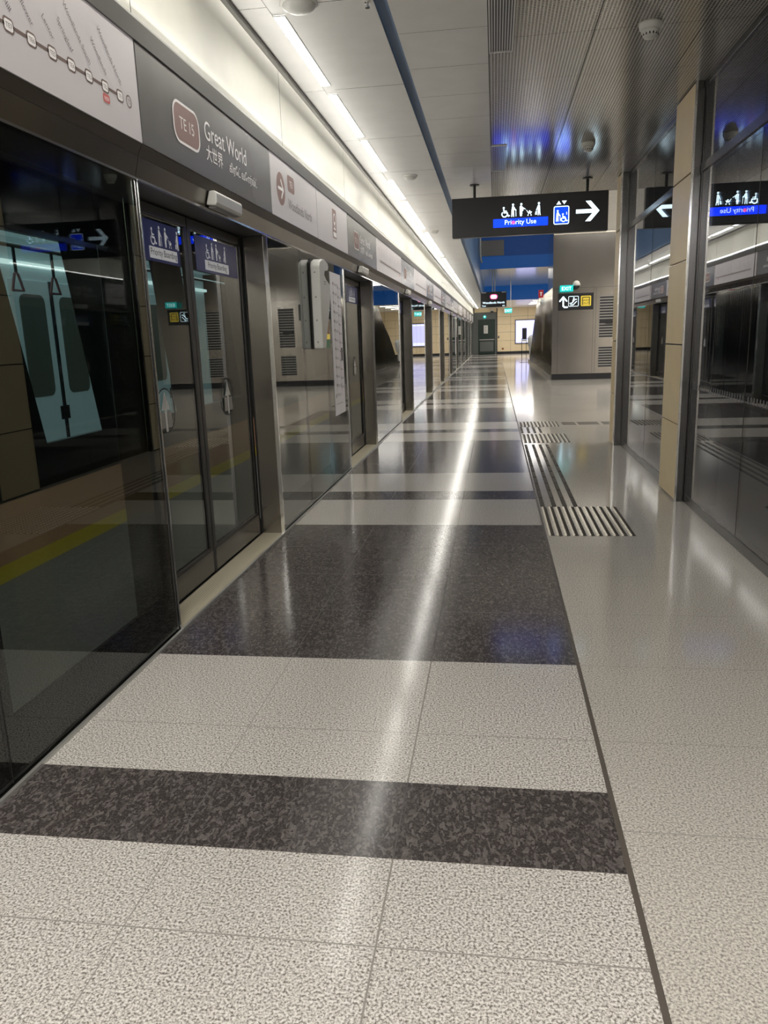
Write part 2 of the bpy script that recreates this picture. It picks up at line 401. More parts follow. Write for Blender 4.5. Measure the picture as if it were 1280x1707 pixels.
    def stroller(s, x, y, h):
        s.path([(x, y+.55*h), (x+.14*h, y+.34*h), (x+.42*h, y+.30*h)], .06*h)
        s.poly([(x+.12*h, y+.34*h), (x+.20*h, y+.22*h), (x+.42*h, y+.22*h), (x+.50*h, y+.42*h), (x+.36*h, y+.36*h)])
        s.circ(x+.30*h, y+.46*h, .07*h); s.seg((x+.34*h, y+.40*h), (x+.5*h, y+.36*h), .06*h)
        s.seg((x+.20*h, y+.22*h), (x+.14*h, y+.08*h), .04*h); s.seg((x+.40*h, y+.22*h), (x+.46*h, y+.08*h), .04*h)
        s.circ(x+.14*h, y+.06*h, .055*h); return s.circ(x+.46*h, y+.06*h, .055*h)
    def carrier(s, x, y, h):
        s.circ(x+.30*h, y+.91*h, .085*h)
        s.poly([(x+.20*h, y+.36*h), (x+.20*h, y+.74*h), (x+.30*h, y+.82*h), (x+.38*h, y+.74*h), (x+.40*h, y+.36*h), (x+.38*h, y+.2*h), (x+.22*h, y+.22*h)])
        s.seg((x+.26*h, y+.25*h), (x+.24*h, y+.04*h), .08*h); s.seg((x+.35*h, y+.25*h), (x+.40*h, y+.04*h), .08*h)
        s.seg((x+.22*h, y+.66*h), (x+.10*h, y+.40*h), .06*h)
        return s.poly([(x, y+.06*h), (x+.14*h, y+.06*h), (x+.16*h, y+.34*h), (x+.04*h, y+.30*h)])
    def arrow(s, pts, w):
        return s.path(pts, w)
    def go(s, name, mat, parent, label=None):
        o = build(name, s.mb, mat, parent, weld=False)
        if label: o['label'] = label
        return o
# ------------------------------------------------------------------ shared dimensions (metres)
GX = -.12            # glass plane of the platform screen doors
CE = 3.28            # ceiling height
PER = 4.9            # pitch of the train doors
NMOD = 11
YF = 58.0            # far wall
# ------------------------------------------------------------------ floor
fl = MB()
def fq(x0, x1, y0, y1, mi, z=0.0): fl.poly([(x0, y0, z), (x1, y0, z), (x1, y1, z), (x0, y1, z)], mi)
bands = []
for k in range(-2, 12):
    b = 3.244+PER*k
    bands += [(b, b+2.583, 1), (b+2.583, b+3.536, 0), (b+3.536, b+3.92, 1), (b+3.92, b+PER, 0)]
jo = {}
for k in range(-2, 12):
    b = 3.244+PER*k
    for q in (.646, 1.29, 1.937): jo[b+q] = 4
    jo[b+3.212] = 3; jo[b+4.246] = 3
xs = [-.10, .556, 1.211, 1.857]
for y0, y1, mt in bands:
    y1 = min(y1, YF)
    if y0 >= YF: break
    cuts = [y0]+sorted(j for j in jo if y0 < j < y1)+[y1]
    for i, (a, b) in enumerate(zip(cuts, cuts[1:])):
        lo = a+(.002 if i else 0); hi = b-(.002 if i < len(cuts)-2 else 0)
        for q in range(3):
            w = .0022 if q else .002
            fq(xs[q]+(.0015 if q == 1 else .0025 if q == 2 else 0), xs[q+1]-(.0015 if q == 0 else .0025 if q == 1 else 0), lo, hi, mt)
        jm = 4 if mt else 3
        fq(xs[1]-.0015, xs[1]+.0015, lo, hi, jm); fq(xs[2]-.0025, xs[2]+.0025, lo, hi, jm)
        if i: fq(xs[0], xs[3], a-.002, a+.002, jm)
ys = [-4, 2.07]+[2.59+.6525*i for i in range(90)]
ys = [y for y in ys if y < YF]+[YF]
for a, b in zip(ys, ys[1:]):
    fq(1.874, 12, a+.0015, b-.0015, 2)
    if b < YF: fq(1.874, 12, b-.0015, b+.0015, 3)
floor = build0('floor', fl, [M['granite'], M['dark'], M['granite_r'], M['joint'], M['joint_d']])
build0('trim_1', MB().box(1.857, 1.874, -4, YF, -.03, -.002), M['drain'])
build0('trim_2', MB().box(-.112, -.098, -4, YF, -.03, .012), M['edge'])
build0('trim_3', MB().box(-.60, -.112, -4, YF, -.06, -.012), M['tunnel'])
# ------------------------------------------------------------------ ceiling
ce = MB()
def cq(x0, x1, y0, y1, z, mi): ce.poly([(x0, y0, z), (x0, y1, z), (x1, y1, z), (x1, y0, z)], mi)
seams = sorted(set([round(6.2+1.52*i, 3) for i in range(-7, 35)]))
seams = [-4]+[s for s in seams if -4 < s < YF]+[YF]
for a, b in zip(seams, seams[1:]):                       # left lane panels, light slots cut out at x .23-.30
    for x0, x1 in ((.06, .228), (.302, .83)): cq(x0, x1, a+.003, b-.003, CE, 0)
    cq(.228, .302, a, b, CE+.004, 0)
    cq(.06, .228, b-.003, b+.003, CE+.002, 1); cq(.302, .83, b-.003, b+.003, CE+.002, 1)
cq(.83, .905, -4, YF, CE+.025, 2)
for x in (.83, .905): ce.poly([(x, -4, CE), (x, YF, CE), (x, YF, CE+.025), (x, -4, CE+.025)], 2)
y = -4.0
while y < 15.6:                                          # plain panels beside the channel
    b = min(y+.66, 15.6); cq(.905, 1.455, y+.002, b-.002, CE, 0); cq(.905, 1.455, b-.002, b+.002, CE+.002, 1); y = b
for x0, x1 in ((1.459, 2.112), (2.118, 2.78), (2.786, 3.5)):      # perforated panels
    y = -4.0
    while y < 11.3:
        b = min(y+.86, 11.3); cq(x0, x1, y+.002, b-.002, CE, 3); y = b
cq(1.45, 3.5, -4, 11.3, CE+.006, 4)
cq(1.455, 12, 11.3, 15.6, CE, 0); cq(3.5, 12, 10.35, 11.3, CE, 0)
cq(.9, 12, 45, YF, CE, 0)
ceiling = build0('ceiling', ce, [M['ceil'], M['ceil_seam'], M['channel'], M['perf'], M['stone_gap']])
build0('ceiling_void', MB().box(.9, 12, 15.6, 33.3, 5.6, 5.65), M['greypanel'])
build0('ceiling_soffit', MB().box(.9, 12, 33.3, 45, 4.07, 4.12), M['mirror_soffit'])
build0('ceiling_slot', MB().box(-.3, .1, -4, YF, 3.62, 3.66), M['trimdark'])
build0('trim_4', MB().box(.035, .062, -4, YF, 3.25, 3.29).box(.035, .045, -4, YF, 3.29, 3.40), M['trimdark'])
# upper platform wall (cove panels) with vertical joints
cv = MB(); y = -4.0
js = [3.53+2.45*i for i in range(-3, 23)]
js = [-4]+[j for j in js if j > -4 and j < YF]+[YF]
for a, b in zip(js, js[1:]):
    cv.poly([(-.065, a+.003, 2.86), (-.065, b-.003, 2.86), (-.065, b-.003, 3.62), (-.065, a+.003, 3.62)], 0)
    cv.poly([(-.068, b-.003, 2.86), (-.068, b+.003, 2.86), (-.068, b+.003, 3.62), (-.068, b-.003, 3.62)], 1)
build0('wall_cove', cv, [M['cove'], M['white']])
build0('trim_5', MB().prism([(-.07, 2.757), (-.058, 2.757), (-.050, 2.84), (-.064, 2.862), (-.07, 2.862)], -4, YF), M['trimdark'])
# ------------------------------------------------------------------ enclosing walls
build0('wall_tunnel', MB().box(-3.6, -3.5, -4, YF, -1, 3.66), M['tunnel'])
build0('ceiling_tunnel', MB().box(-3.6, -.3, -4, YF, 3.62, 3.66), M['tunnel'])
build0('floor_tunnel', MB().box(-3.6, -.6, -4, YF, -1.05, -1), M['tunnel'])
build0('wall_left', MB().box(-.30, -.12, -4, .685, 0, 2.19).box(-.30, -.065, -4, .665, 2.19, 2.87), M['frit'])
build0('wall_back', MB().box(-3.6, 12, -4.1, -4, -1, 3.66), M['plain_wall'])
build0('wall_right', MB().box(12, 12.1, 10.35, YF, 0, 5.6), M['plain_wall'])
build0('wall_lobby', MB().box(5.6, 12, 10.3, 10.42, 0, CE), M['plain_wall'])
sh = MB().box(5.5, 5.6, -4, 10.42, 0, CE).box(3.36, 5.5, 10.27, 10.42, 0, CE)
build0('wall_shaft', sh, M['shaft'])
build0('ceiling_shaft', MB().box(3.36, 5.6, -4, 10.42, CE+.01, CE+.05), M['shaft'])
# blue walls of the void
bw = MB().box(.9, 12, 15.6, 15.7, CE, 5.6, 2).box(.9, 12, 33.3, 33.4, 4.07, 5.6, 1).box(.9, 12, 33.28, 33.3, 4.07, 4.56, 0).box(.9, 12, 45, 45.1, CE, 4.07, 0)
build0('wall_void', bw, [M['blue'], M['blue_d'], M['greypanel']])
build0('wall_void_left', MB().box(.88, .9, 15.6, 45, CE, 5.6), M['bluegrey'])
gp = thing('bulkhead_panel', 'grey rectangular panel on the blue bulkhead under the hanging sign', 'panel', (1.33, 33.27, 4.58))
build('panel', MB().box(.80, 1.865, 33.24, 33.28, 4.58, 5.19), M['greypanel'], gp, bevel=.01)
gpipe = thing('hanging_pipe', 'pale vertical pipe against the blue bulkhead behind the priority sign', 'pipe', (.76, 30, 4.07))
build('pipe', MB().tube([(.96, 30, 5.6), (.96, 30, 4.35), (.98, 30.2, 4.2), (1.0, 30.6, 4.12)], .035, 10), M['film'], gpipe, smooth=True)
build('collar', MB().lathe([(.05, 0), (.05, .08)], (.96, 30, 5.1), seg=14), M['chrome'], gpipe)
# ------------------------------------------------------------------ platform screen doors
PG = 'fixed glass panels of the platform screen'
def frame_ring(x0, x1, y0, y1, z0, z1, l, r, b, t):
    return MB().box(x0, x1, y0, y1, z0, z0+b).box(x0, x1, y0, y1, z1-t, z1).box(x0, x1, y0, y0+l, z0+b, z1-t).box(x0, x1, y1-r, y1, z0+b, z1-t)
def fixed_panel(y0, y1, label, border):
    t = thing('fixed_glass_panel', label, 'glass panel', (GX, (y0+y1)/2, .012), PG)
    build('glass_pane', MB().box(GX-.008, GX, y0+.004, y1-.004, .012, 2.19), M['psd'], t)
    build('frit_border', frame_ring(GX-.016, GX-.010, y0+.004, y1-.004, .014, 2.188, *border), M['frit'], t)
    build('edge_seal', MB().box(GX-.015, GX-.001, y1-.004, y1+.003, .012, 2.19), M['seal'], t)
    return t
n = 0
fixed_panel(.69, 2.12, 'black-edged glass panel cut off at the lower left corner of the photo', (.05, .05, .22, .09))
fixed_panel(2.12, 3.526, 'large black-bordered glass panel at left before the nearest priority door', (.06, .06, .215, .09))
for k in range(NMOD):
    o = PER*k
    if k == 0:
        cuts = [5.585, 6.56, 7.50, 8.425]
        labs = ['glass panel right beside the nearest steel door post, left of the white wall unit', 'glass panel carrying the white moulded wall unit', 'glass panel carrying the tall white line map strip']
    elif k == 1:
        cuts = [10.485, 11.60, 12.86, 13.326]; labs = None
    else:
        cuts = [5.585+o, 6.56+o, 7.50+o, 8.425+o]; labs = None
    for i, (a, b) in enumerate(zip(cuts, cuts[1:])):
        if a > YF: continue
        lab = labs[i] if labs else f'glass platform panel, {["nearest","middle","farthest"][i]} of three between the {ORD[k] if k else "nearest"} and {ORD[k+1]} screen doors'
        fixed_panel(a, b, lab, (.022, .022, .03, .05))
# posts
post = None
for k in range(NMOD):
    yy = 5.565+PER*k
    lab = f'dark brushed steel door post at the far side of the {ORD[k]} screen door'
    if post is None:
        post = thing('door_post', lab, 'post', (-.21, yy, -.01), 'steel door posts')
        build('post_body', MB().box(-.30, -.139, yy, yy+.12, -.012, 2.19), M['steel'], post, bevel=.004)
        build('edge_trim', MB().box(-.139, -.113, yy-.003, yy+.016, -.012, 2.19), M['chrome'], post)
        build('side_seal', MB().box(-.294, -.284, yy-.006, yy, -.012, 2.19), M['seal'], post)
    else: dup(post, (0, PER*k, 0), lab)
np_ = None
for k in range(NMOD):
    yy = 3.535+PER*k
    lab = f'slim steel post at the near side of the {ORD[k]} screen door'
    if np_ is None:
        np_ = thing('slim_door_post', lab, 'post', (-.21, yy-.05, -.01), 'near-side steel door posts')
        build('post_body', MB().box(-.294, -.142, yy-.10, yy-.006, -.012, 2.19), M['steel'], np_, bevel=.004)
        build('edge_trim', MB().box(-.141, -.112, yy-.003, yy+.005, -.012, 2.19), M['chrome'], np_)
    else: dup(np_, (0, PER*k, 0), lab)
# sliding leaves
def leaf(y0, y1, label, priority):
    X = -.30
    t = thing('sliding_door_leaf', label, 'door leaf', (X, (y0+y1)/2, .0), 'sliding platform door leaves')
    build('leaf_frame', frame_ring(X-.03, X, y0, y1, .0, 2.18, .045, .045, .17, .06), M['frame'], t, bevel=.003)
    build('leaf_pane', MB().box(X-.018, X-.010, y0+.045, y1-.045, .17, 2.12), M['psd'], t)
    build('kick_plate', MB().box(X-.001, X+.003, y0+.02, y1-.02, .01, .15), M['steel_d'], t)
    if priority is not None:
        py0, py1, ty0, ty1, xc = priority
        n1 = Ink((X-.006, 0, 0), (0, 1, 0), (0, 0, 1), 0.001)
        b = Ink((X-.008, 0, 0), (0, 1, 0), (0, 0, 1), 0.0).rect(py0, 1.89, py1, 2.10).go('priority_sticker', M['navy'], t, 'navy blue priority boarding sticker')
        w = Ink((X-.006, 0, 0), (0, 1, 0), (0, 0, 1)).rect(ty0, 1.905, ty1, 1.965).go('text_band', M['stick_w'], b)
        Ink((X-.006, 0, 0), (0, 1, 0), (0, 0, 1), .004).text('Priority Boarding', (ty0+ty1)/2, 1.922, .050, 'CENTER').go('lettering', M['ink_dark'], b)
        h = .105; y_ = ty0+.02
        for fn, dx, hs in (('wheelchair', 0, .85), ('cane', .10, 1), ('pregnant', .18, 1), ('stroller', .235, .75), ('carrier', .33, 1)):
            p = Ink((X-.006, 0, 0), (0, 1, 0), (0, 0, 1), .002); getattr(p, fn)(y_+dx, 1.975, h*hs); p.go('pictogram', M['stick_w'], b)
        r = Ink((X-.006, 0, 0), (0, 1, 0), (0, 0, 1)); r.ring(xc, 1.095, .125, .008); rg = r.go('arrow_circle', M['ink_dark'], t, 'round arrow sticker')
        a = Ink((X-.006, 0, 0), (0, 1, 0), (0, 0, 1)); a.seg((xc, .99), (xc, 1.15), .030); a.poly([(xc-.055, 1.10), (xc, 1.20), (xc+.055, 1.10), (xc+.02, 1.10), (xc, 1.13), (xc-.02, 1.10)]); a.go('arrow', M['white'], rg, 'white arrow')
        d = Ink((X-.006, 0, 0), (0, 1, 0), (0, 0, 1)); d.poly([(xc-.08, 1.0), (xc-.075, 1.09), (xc-.02, 1.09), (xc-.02, 1.0)]); d.poly([(xc+.02, 1.0), (xc+.02, 1.09), (xc+.075, 1.09), (xc+.08, 1.0)]); d.go('side_wedge', M['greypanel'], rg)
    return t
la = leaf(3.545, 4.545, 'left-hand sliding leaf of the nearest screen door, with navy priority sticker', (3.75, 4.435, 4.02, 4.385, 4.03))
lb = leaf(4.560, 5.555, 'right-hand sliding leaf with navy priority sticker, beside the nearest steel door post', (4.68, 5.46, 4.82, 5.26, 5.05))
for k in range(1, NMOD):
    dup(la, (0, PER*k, 0), f'sliding door leaf, left one of the {ORD[k]} screen door down the platform')
    dup(lb, (0, PER*k, 0), f'sliding door leaf, right one of the {ORD[k]} screen door down the platform')
th = None
for k in range(NMOD):
    lab = f'pale ribbed metal threshold strip at the foot of the {ORD[k]} screen door'
    if th is None:
        th = thing('door_threshold', lab, 'threshold', (-.2, 4.55, -.012), 'ribbed door thresholds')
        build('ribbed_plate', MB().box(-.285, -.113, 3.54, 5.562, -.012, .002), M['thresh'], th)
        build('edge_strip', MB().box(-.1125, -.0985, 3.54, 5.562, .0125, .0145), M['edge'], th)
    else: dup(th, (0, PER*k, 0), lab)
# header bevel
hp = {}
segs = [(.67, 3.53, None)]
for k in range(NMOD): segs += [(3.53+PER*k, 7.05+PER*k, 'a'), (7.05+PER*k, 8.43+PER*k, 'b')]
for i, (a, b, kind) in enumerate(segs):
    lab = f'sloping brushed steel header band above the platform doors, {nth(i)} to the camera'
    if kind in hp:
        src, a0 = hp[kind]; dup(src, (0, a-a0, 0), lab); continue
    t = thing('header_band', lab, 'header band', (-.12, (a+b)/2, 2.19), 'steel header panels')
    build('bevel_face', MB().prism([(-.30, 2.195), (-.12, 2.195), (-.095, 2.285), (-.30, 2.285)], a+.003, b-.003), M['steel_h'], t)
    build('shadow_return', MB().prism([(-.30, 2.287), (-.096, 2.287), (-.072, 2.335), (-.30, 2.335)], a+.003, b-.003), M['soffit'], t)
    build('bottom_lip', MB().box(-.125, -.110, a+.003, b-.003, 2.186, 2.196), M['chrome'], t)
    if kind: hp[kind] = (t, a)
# recess lid above the door leaves
build0('trim_6', MB().box(-.42, -.13, -4, YF, 2.19, 2.196), M['trimdark'])
sb = None
for k in range(NMOD):
    lab = f'small white sensor box on the steel header above the {ORD[k]} screen door'
    if sb is None:
        sb = thing('sensor_box', lab, 'sensor', (-.07, 4.615, 2.215), 'white sensor boxes on the header')
        build('housing', MB().prism([(-.110, 2.213), (-.055, 2.205), (-.045, 2.222), (-.042, 2.274), (-.052, 2.285), (-.089, 2.285)], 4.39, 4.84), M['white'], sb, bevel=.008)
        build('lens_strip', MB().box(-.105, -.06, 4.42, 4.81, 2.2, 2.207), M['greypanel'], sb)
    else: dup(sb, (0, PER*k, 0), lab)
# header sign panels --------------------------------------------------------
SX = -.065
def signbox(name, label, cat, y0, y1, mat, group):
    t = thing(name, label, cat, (SX, (y0+y1)/2, 2.336), group)
    build('sign_face', MB().box(SX-.02, SX, y0+.004, y1-.004, 2.336, 2.756), mat, t)
    build('edge_frame', frame_ring(SX-.03, SX-.004, y0, y1, 2.334, 2.758, .006, .006, .004, .004), M['trimdark'], t)
    return t
def ink(lift=.002): return Ink((SX, 0, 0), (0, 1, 0), (0, 0, 1), lift)
SG = 'grey station name panels'
def station(k, label):
    t = signbox('station_name_sign', label, 'sign', 3.53, 5.596, M['greysign'], SG)
    b = ink(.001).rrect(3.90, 2.437, 4.25, 2.637, .07).go('code_fill', M['ink_pink'], t, 'rose-brown station code badge')
    ink().rring(3.90, 2.437, 4.25, 2.637, .07, .013).go('code_outline', M['ink_white'], b)
    ink().text('TE 15', 4.075, 2.510, .082, 'CENTER').go('code_lettering', M['ink_white'], b)
    ink().text('Great World', 4.33, 2.540, .137).go('lettering', M['ink_white'], t)
    ink().text('大世界', 4.335, 2.440, .090).go('chinese_lettering', M['ink_white'], t)
    ink().text('கிரேட் வோர்ல்ட்', 4.71, 2.445, .066).go('tamil_lettering', M['ink_white'], t)
    return t
def linemap(label, y0, y1, near=False):
    t = signbox('line_map_sign', label, 'sign', y0, y1, M['whitesign'], 'white line map panels')
    g = ink(.001); yn = [y1-.186-.1275*i for i in range(int((y1-y0-.35)/.1275))]
    g.seg((yn[-1], 2.479), (yn[0], 2.479), .012)
    for yy in yn: g.rring(yy-.030, 2.455, yy+.030, 2.503, .016, .007)
    g.ring(y1-.105, 2.479, .026, .006)
    ln = g.go('map_line', M['ink_brown'], t, 'brown route line with station boxes')
    f = ink(.0018); c = ink(.0026)
    for i, yy in enumerate(yn):
        if near: ink(.0018).rrect(yy-.023, 2.462, yy+.023, 2.496, .010).go('station_box', M['ink_white'], ln)
        c.text('TE%d' % (i+1), yy, 2.471, .022, 'CENTER')
    c.text('TS', y1-.105, 2.470, .024, 'CENTER')
    c.go('code_lettering', M['ink_brown'], ln)
    names = ['Woodlands North', 'Woodlands', 'Woodlands South', 'Springleaf', 'Lentor', 'Mayflower', 'Bright Hill', 'Upper Thomson', 'Caldecott', 'Mount Pleasant', 'Stevens', 'Napier', 'Orchard Boulevard', 'Orchard', 'Great World', 'Havelock', 'Outram Park', 'Maxwell', 'Shenton Way']
    tx = ink(.002)
    for nm, yy in zip(names, yn): tx.text(nm, yy+.012, 2.522, .031, 'RIGHT', -PI/4)
    tx.go('lettering', M['ink_grey'], t)
    r = ink(.002).rrect(yn[1]-.028, 2.418, yn[1]+.028, 2.452, .010).go('interchange_box', M['ink_red'], t, 'red interchange code box')
    ink(.003).text('NS9', yn[1], 2.426, .022, 'CENTER').go('code_lettering', M['ink_white'], r)
    return t
linemap('white route map panel with slanted station names, top left corner of the photo', .70, 3.526, True)
st0 = station(0, 'large grey station name panel above the nearest screen door')
t = signbox('direction_sign', 'white direction panel with a round arrow badge and Woodlands North lettering', 'sign', 5.60, 7.045, M['whitesign'], None)
b = ink(.001).circ(5.86, 2.545, .115, 28).go('arrow_badge', M['ink_pink'], t, 'rose-brown round badge')
ink(.002).seg((5.79, 2.545), (5.92, 2.545), .022).path([(5.865, 2.605), (5.925, 2.545), (5.865, 2.485)], .022).go('arrow', M['ink_white'], b)
b = ink(.001).rrect(6.06, 2.565, 6.265, 2.685, .03).go('code_badge', M['ink_pink'], t, 'rose-brown code badge')
ink(.002).text('TE1', 6.163, 2.603, .065, 'CENTER').go('code_lettering', M['ink_white'], b)
ink(.002).text('Woodlands North', 6.055, 2.440, .103).go('lettering', M['ink_grey'], t)
t = signbox('pictogram_sign', 'blank white header panel with one small brown upright icon', 'sign', 7.053, 8.50, M['whitesign'], None)
b = ink(.001).rrect(7.715, 2.42, 7.905, 2.69, .02).go('icon_fill', M['ink_pink'], t, 'rose-brown upright icon')
i_ = ink(.002); i_.ring(7.81, 2.60, .055, .016).rect(7.76, 2.50, 7.86, 2.515).rrect(7.735, 2.432, 7.885, 2.478, .01).ring(7.81, 2.54, .035, .012); i_.go('icon_lines', M['ink_white'], b)
mp0 = None
for k in range(1, NMOD):
    dup(st0, (0, PER*k+.07, 0), f'grey station name panel above the {ORD[k]} screen door')
    lab = f'white route map panel on the header just past the {ORD[k]} screen door'
    if mp0 is None: mp0 = linemap(lab, 5.676+PER, 8.496+PER)
    else: dup(mp0, (0, PER*(k-1), 0), lab)
# white moulded unit on the glass -------------------------------------------
def wall_unit(dy, label):
    t = thing('moulded_wall_unit', label, 'wall unit', (GX+.05, 7.06, 1.37), 'white moulded wall units')
    x0, y0, y1 = GX+.012, 6.85, 7.27
    # outline seen from the platform (y,z): domed head, notch near the far top corner, tapering far edge at the foot
    prof = [(y0, 1.372), (y0+.13, 1.372), (y0+.17, 1.46), (y0+.28, 1.62), (y0+.37, 1.76), (y1, 1.88), (y1, 1.95), (y1-.14, 1.985), (y1-.22, 2.02), (y1-.20, 2.055), (y1-.06, 2.07), (y1-.03, 2.10), (y1-.06, 2.135), (y1-.20, 2.155), (y0+.12, 2.150), (y0+.03, 2.125), (y0, 2.085)]
    build('shell', MB().prism(prof, x0, x0+.085, 'x'), M['white'], t, bevel=.018, seg=3)
    back = [(y0-.006, 1.37), (y1, 1.37), (y1+.005, 1.98), (y1, 2.14), (y0+.05, 2.15), (y0-.006, 2.11)]
    build('rear_gasket', MB().prism(back, GX+.001, x0, 'x'), M['seal'], t)
    wedge = [(y0+.135, 1.374), (y1-.01, 1.374), (y1-.005, 1.84), (y0+.375, 1.745), (y0+.285, 1.61), (y0+.18, 1.455)]
    wd = build('side_insert', MB().prism(wedge, x0, x0+.06, 'x'), M['orange'], t, bevel=.006); wd['label'] = 'orange to green recessed insert'
    w2 = [(y0+.15, 1.374), (y1-.012, 1.374), (y1-.012, 1.45), (y0+.18, 1.45)]
    build('green_foot', MB().prism(w2, x0+.059, x0+.063, 'x'), M['green'], wd)
    build('yellow_band', MB().prism([(y0+.18, 1.452), (y1-.012, 1.452), (y1-.012, 1.50), (y0+.21, 1.50)], x0+.059, x0+.063, 'x'), M['yellow'], wd)
    sc = MB()
    for zz in (1.43, 1.62, 1.82, 2.03): sc.lathe([(.008, 0), (.008, .006)], (x0+.04, y0-.004, zz), 'y', 10)
    build('screw', sc, M['greypanel'], t)
    Ink((x0+.085, 0, 0), (0, 1, 0), (0, 0, 1)).rect(y0+.14, 1.955, y0+.26, 1.962).rect(y0+.14, 1.935, y0+.23, 1.942).go('printed_lines', M['ink_grey'], t)
    return t
wu = wall_unit(0, 'white moulded wall unit with dark gasket on the glass beside the line map strip')
dup(wu, (0, PER*5, 0), 'small distant white wall unit on the far platform glass')
def strip_map(label):
    t = thing('strip_map_sign', label, 'sign', (GX, 7.98, .68), 'tall line map strips')
    b = build('strip_face', MB().box(GX+.0005, GX+.004, 7.72, 8.24, .68, 2.105), M['whitesign'], t)
    O = Ink((GX+.004, 0, 0), (0, 1, 0), (0, 0, 1), .001)
    g = Ink((GX+.004, 0, 0), (0, 1, 0), (0, 0, 1), .001)
    r = random.Random(3)
    g.seg((7.84, .92), (7.84, 2.0), .008).seg((8.08, .92), (8.08, 2.0), .008)
    for i in range(12):
        z = 2.0-.092*i
        g.rect(7.82, z-.012, 7.86, z+.012); g.rect(8.06, z-.04, 8.10, z-.02)
    g.go('map_line', M['ink_brown'], t)
    q = Ink((GX+.004, 0, 0), (0, 1, 0), (0, 0, 1), .001)
    nm = ['Woodlands', 'Springleaf', 'Lentor', 'Mayflower', 'Bright Hill', 'Caldecott', 'Stevens', 'Napier', 'Orchard', 'Havelock', 'Maxwell', 'Outram Park']
    for i in range(12):
        q.text(nm[i], 7.87, 1.98-.092*i, .042); q.text(nm[-1-i], 8.11, 1.955-.092*i, .030)
    q.rect(7.76, .86, 7.80, .90); q.text('Platform A', 7.83, .87, .05); q.rect(7.76, .79, 8.10, .795)
    q.go('lettering', M['ink_grey'], t)
    bx = Ink((GX+.004, 0, 0), (0, 1, 0), (0, 0, 1), .001).rect(8.12, 1.23, 8.20, 1.36).go('code_box', M['ink_dark'], t, 'black station code box')
    return t
sm = strip_map('tall white line map strip stuck on the glass right of the white wall unit')
dup(sm, (0, PER*5, 0), 'tiny distant white line map strip on the far platform glass')
# ------------------------------------------------------------------ train behind the glass
tr = thing('train_car', 'dark train car with slanted windows and lit interior behind the platform glass', 'train', (-.6, 5, -.3))
def pane_par(yc0, yc1, lean, z0, z1): return [(yc0+lean, z0), (yc1+lean, z0), (yc1, z1), (yc0, z1)]
TX = -.47
wins = [(2.93, 3.42), (3.98, 4.36), (4.82, 5.62), (6.2, 7.0), (8.2, 9.2)]
LEAN, Z0, Z1 = .20, 1.04, 1.93
bd = MB(); edges = [(1.2, 1.2)]+[(a, b) for a, b in wins]+[(12, 12)]
for (a0, a1), (b0, b1) in zip(edges, edges[1:]):
    bd.poly([(TX, a1+LEAN, Z0), (TX, b0+LEAN, Z0), (TX, b0, Z1), (TX, a1, Z1)])
bd.box(TX-.03, TX, 1.2, 12, Z1, 2.55); bd.box(TX-.03, TX, 1.2, 12, .845, Z0)
build('body_side', bd, M['train_body'], tr)
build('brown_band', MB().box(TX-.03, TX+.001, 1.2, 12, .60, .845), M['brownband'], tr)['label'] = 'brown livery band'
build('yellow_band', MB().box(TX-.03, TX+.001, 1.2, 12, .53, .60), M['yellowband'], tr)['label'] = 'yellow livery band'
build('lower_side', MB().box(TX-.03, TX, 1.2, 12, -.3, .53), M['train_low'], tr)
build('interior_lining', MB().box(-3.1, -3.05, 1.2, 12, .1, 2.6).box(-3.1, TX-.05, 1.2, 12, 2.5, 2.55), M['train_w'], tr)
build('floor_pan', MB().box(-3.1, TX-.05, 1.2, 12, .05, .1), M['train_body'], tr)
for yc in (7.6, 12-1.6):
    for s in (-1, 1):
        ya, yb = sorted((yc+s*.02, yc+s*.70))
        dl = build('interior_door', MB().box(-3.05, -3.03, ya, yb, .3, 2.12), M['train_w'], tr, bevel=.01)
        build('door_window', MB().prism(Ink.rr(ya+.14 if s < 0 else ya+.12, .98, yb-.12 if s < 0 else yb-.14, 1.98, .08), -3.03, -3.02, 'x'), M['train_win'], dl)
        build('grip_slot', MB().box(-3.03, -3.02, yc+s*.06-.02, yc+s*.06+.02, .72, .86), M['train_body'], dl)
    build('door_gap', MB().box(-3.04, -3.015, yc-.018, yc+.018, .3, 2.12), M['train_body'], tr)
build('ceiling_light', MB().box(-2.2, -2.0, 1.2, 12, 2.47, 2.498).box(-3.04, -3.0, 1.2, 12, 2.24, 2.28), M['tube_t'], tr)
build('hand_rail', MB().tube([(-2.0, 1.2, 2.2), (-2.0, 12, 2.2)], .018, 8), M['chrome'], tr, smooth=True)
for yy in (5.45, 5.95, 6.45, 6.95):
    g = MB().tube([(-2.0, yy, 2.2), (-2.0, yy, 2.0)], .012, 6)
    st = build('grab_strap', g, M['train_body'], tr)
    rg = MB().tube([(-2.0, yy-.07, 1.88), (-2.0, yy+.07, 1.88), (-2.0, yy+.02, 2.0), (-2.0, yy-.02, 2.0), (-2.0, yy-.07, 1.88)], .011, 6)
    build('grab_ring', rg, M['pink'], st)
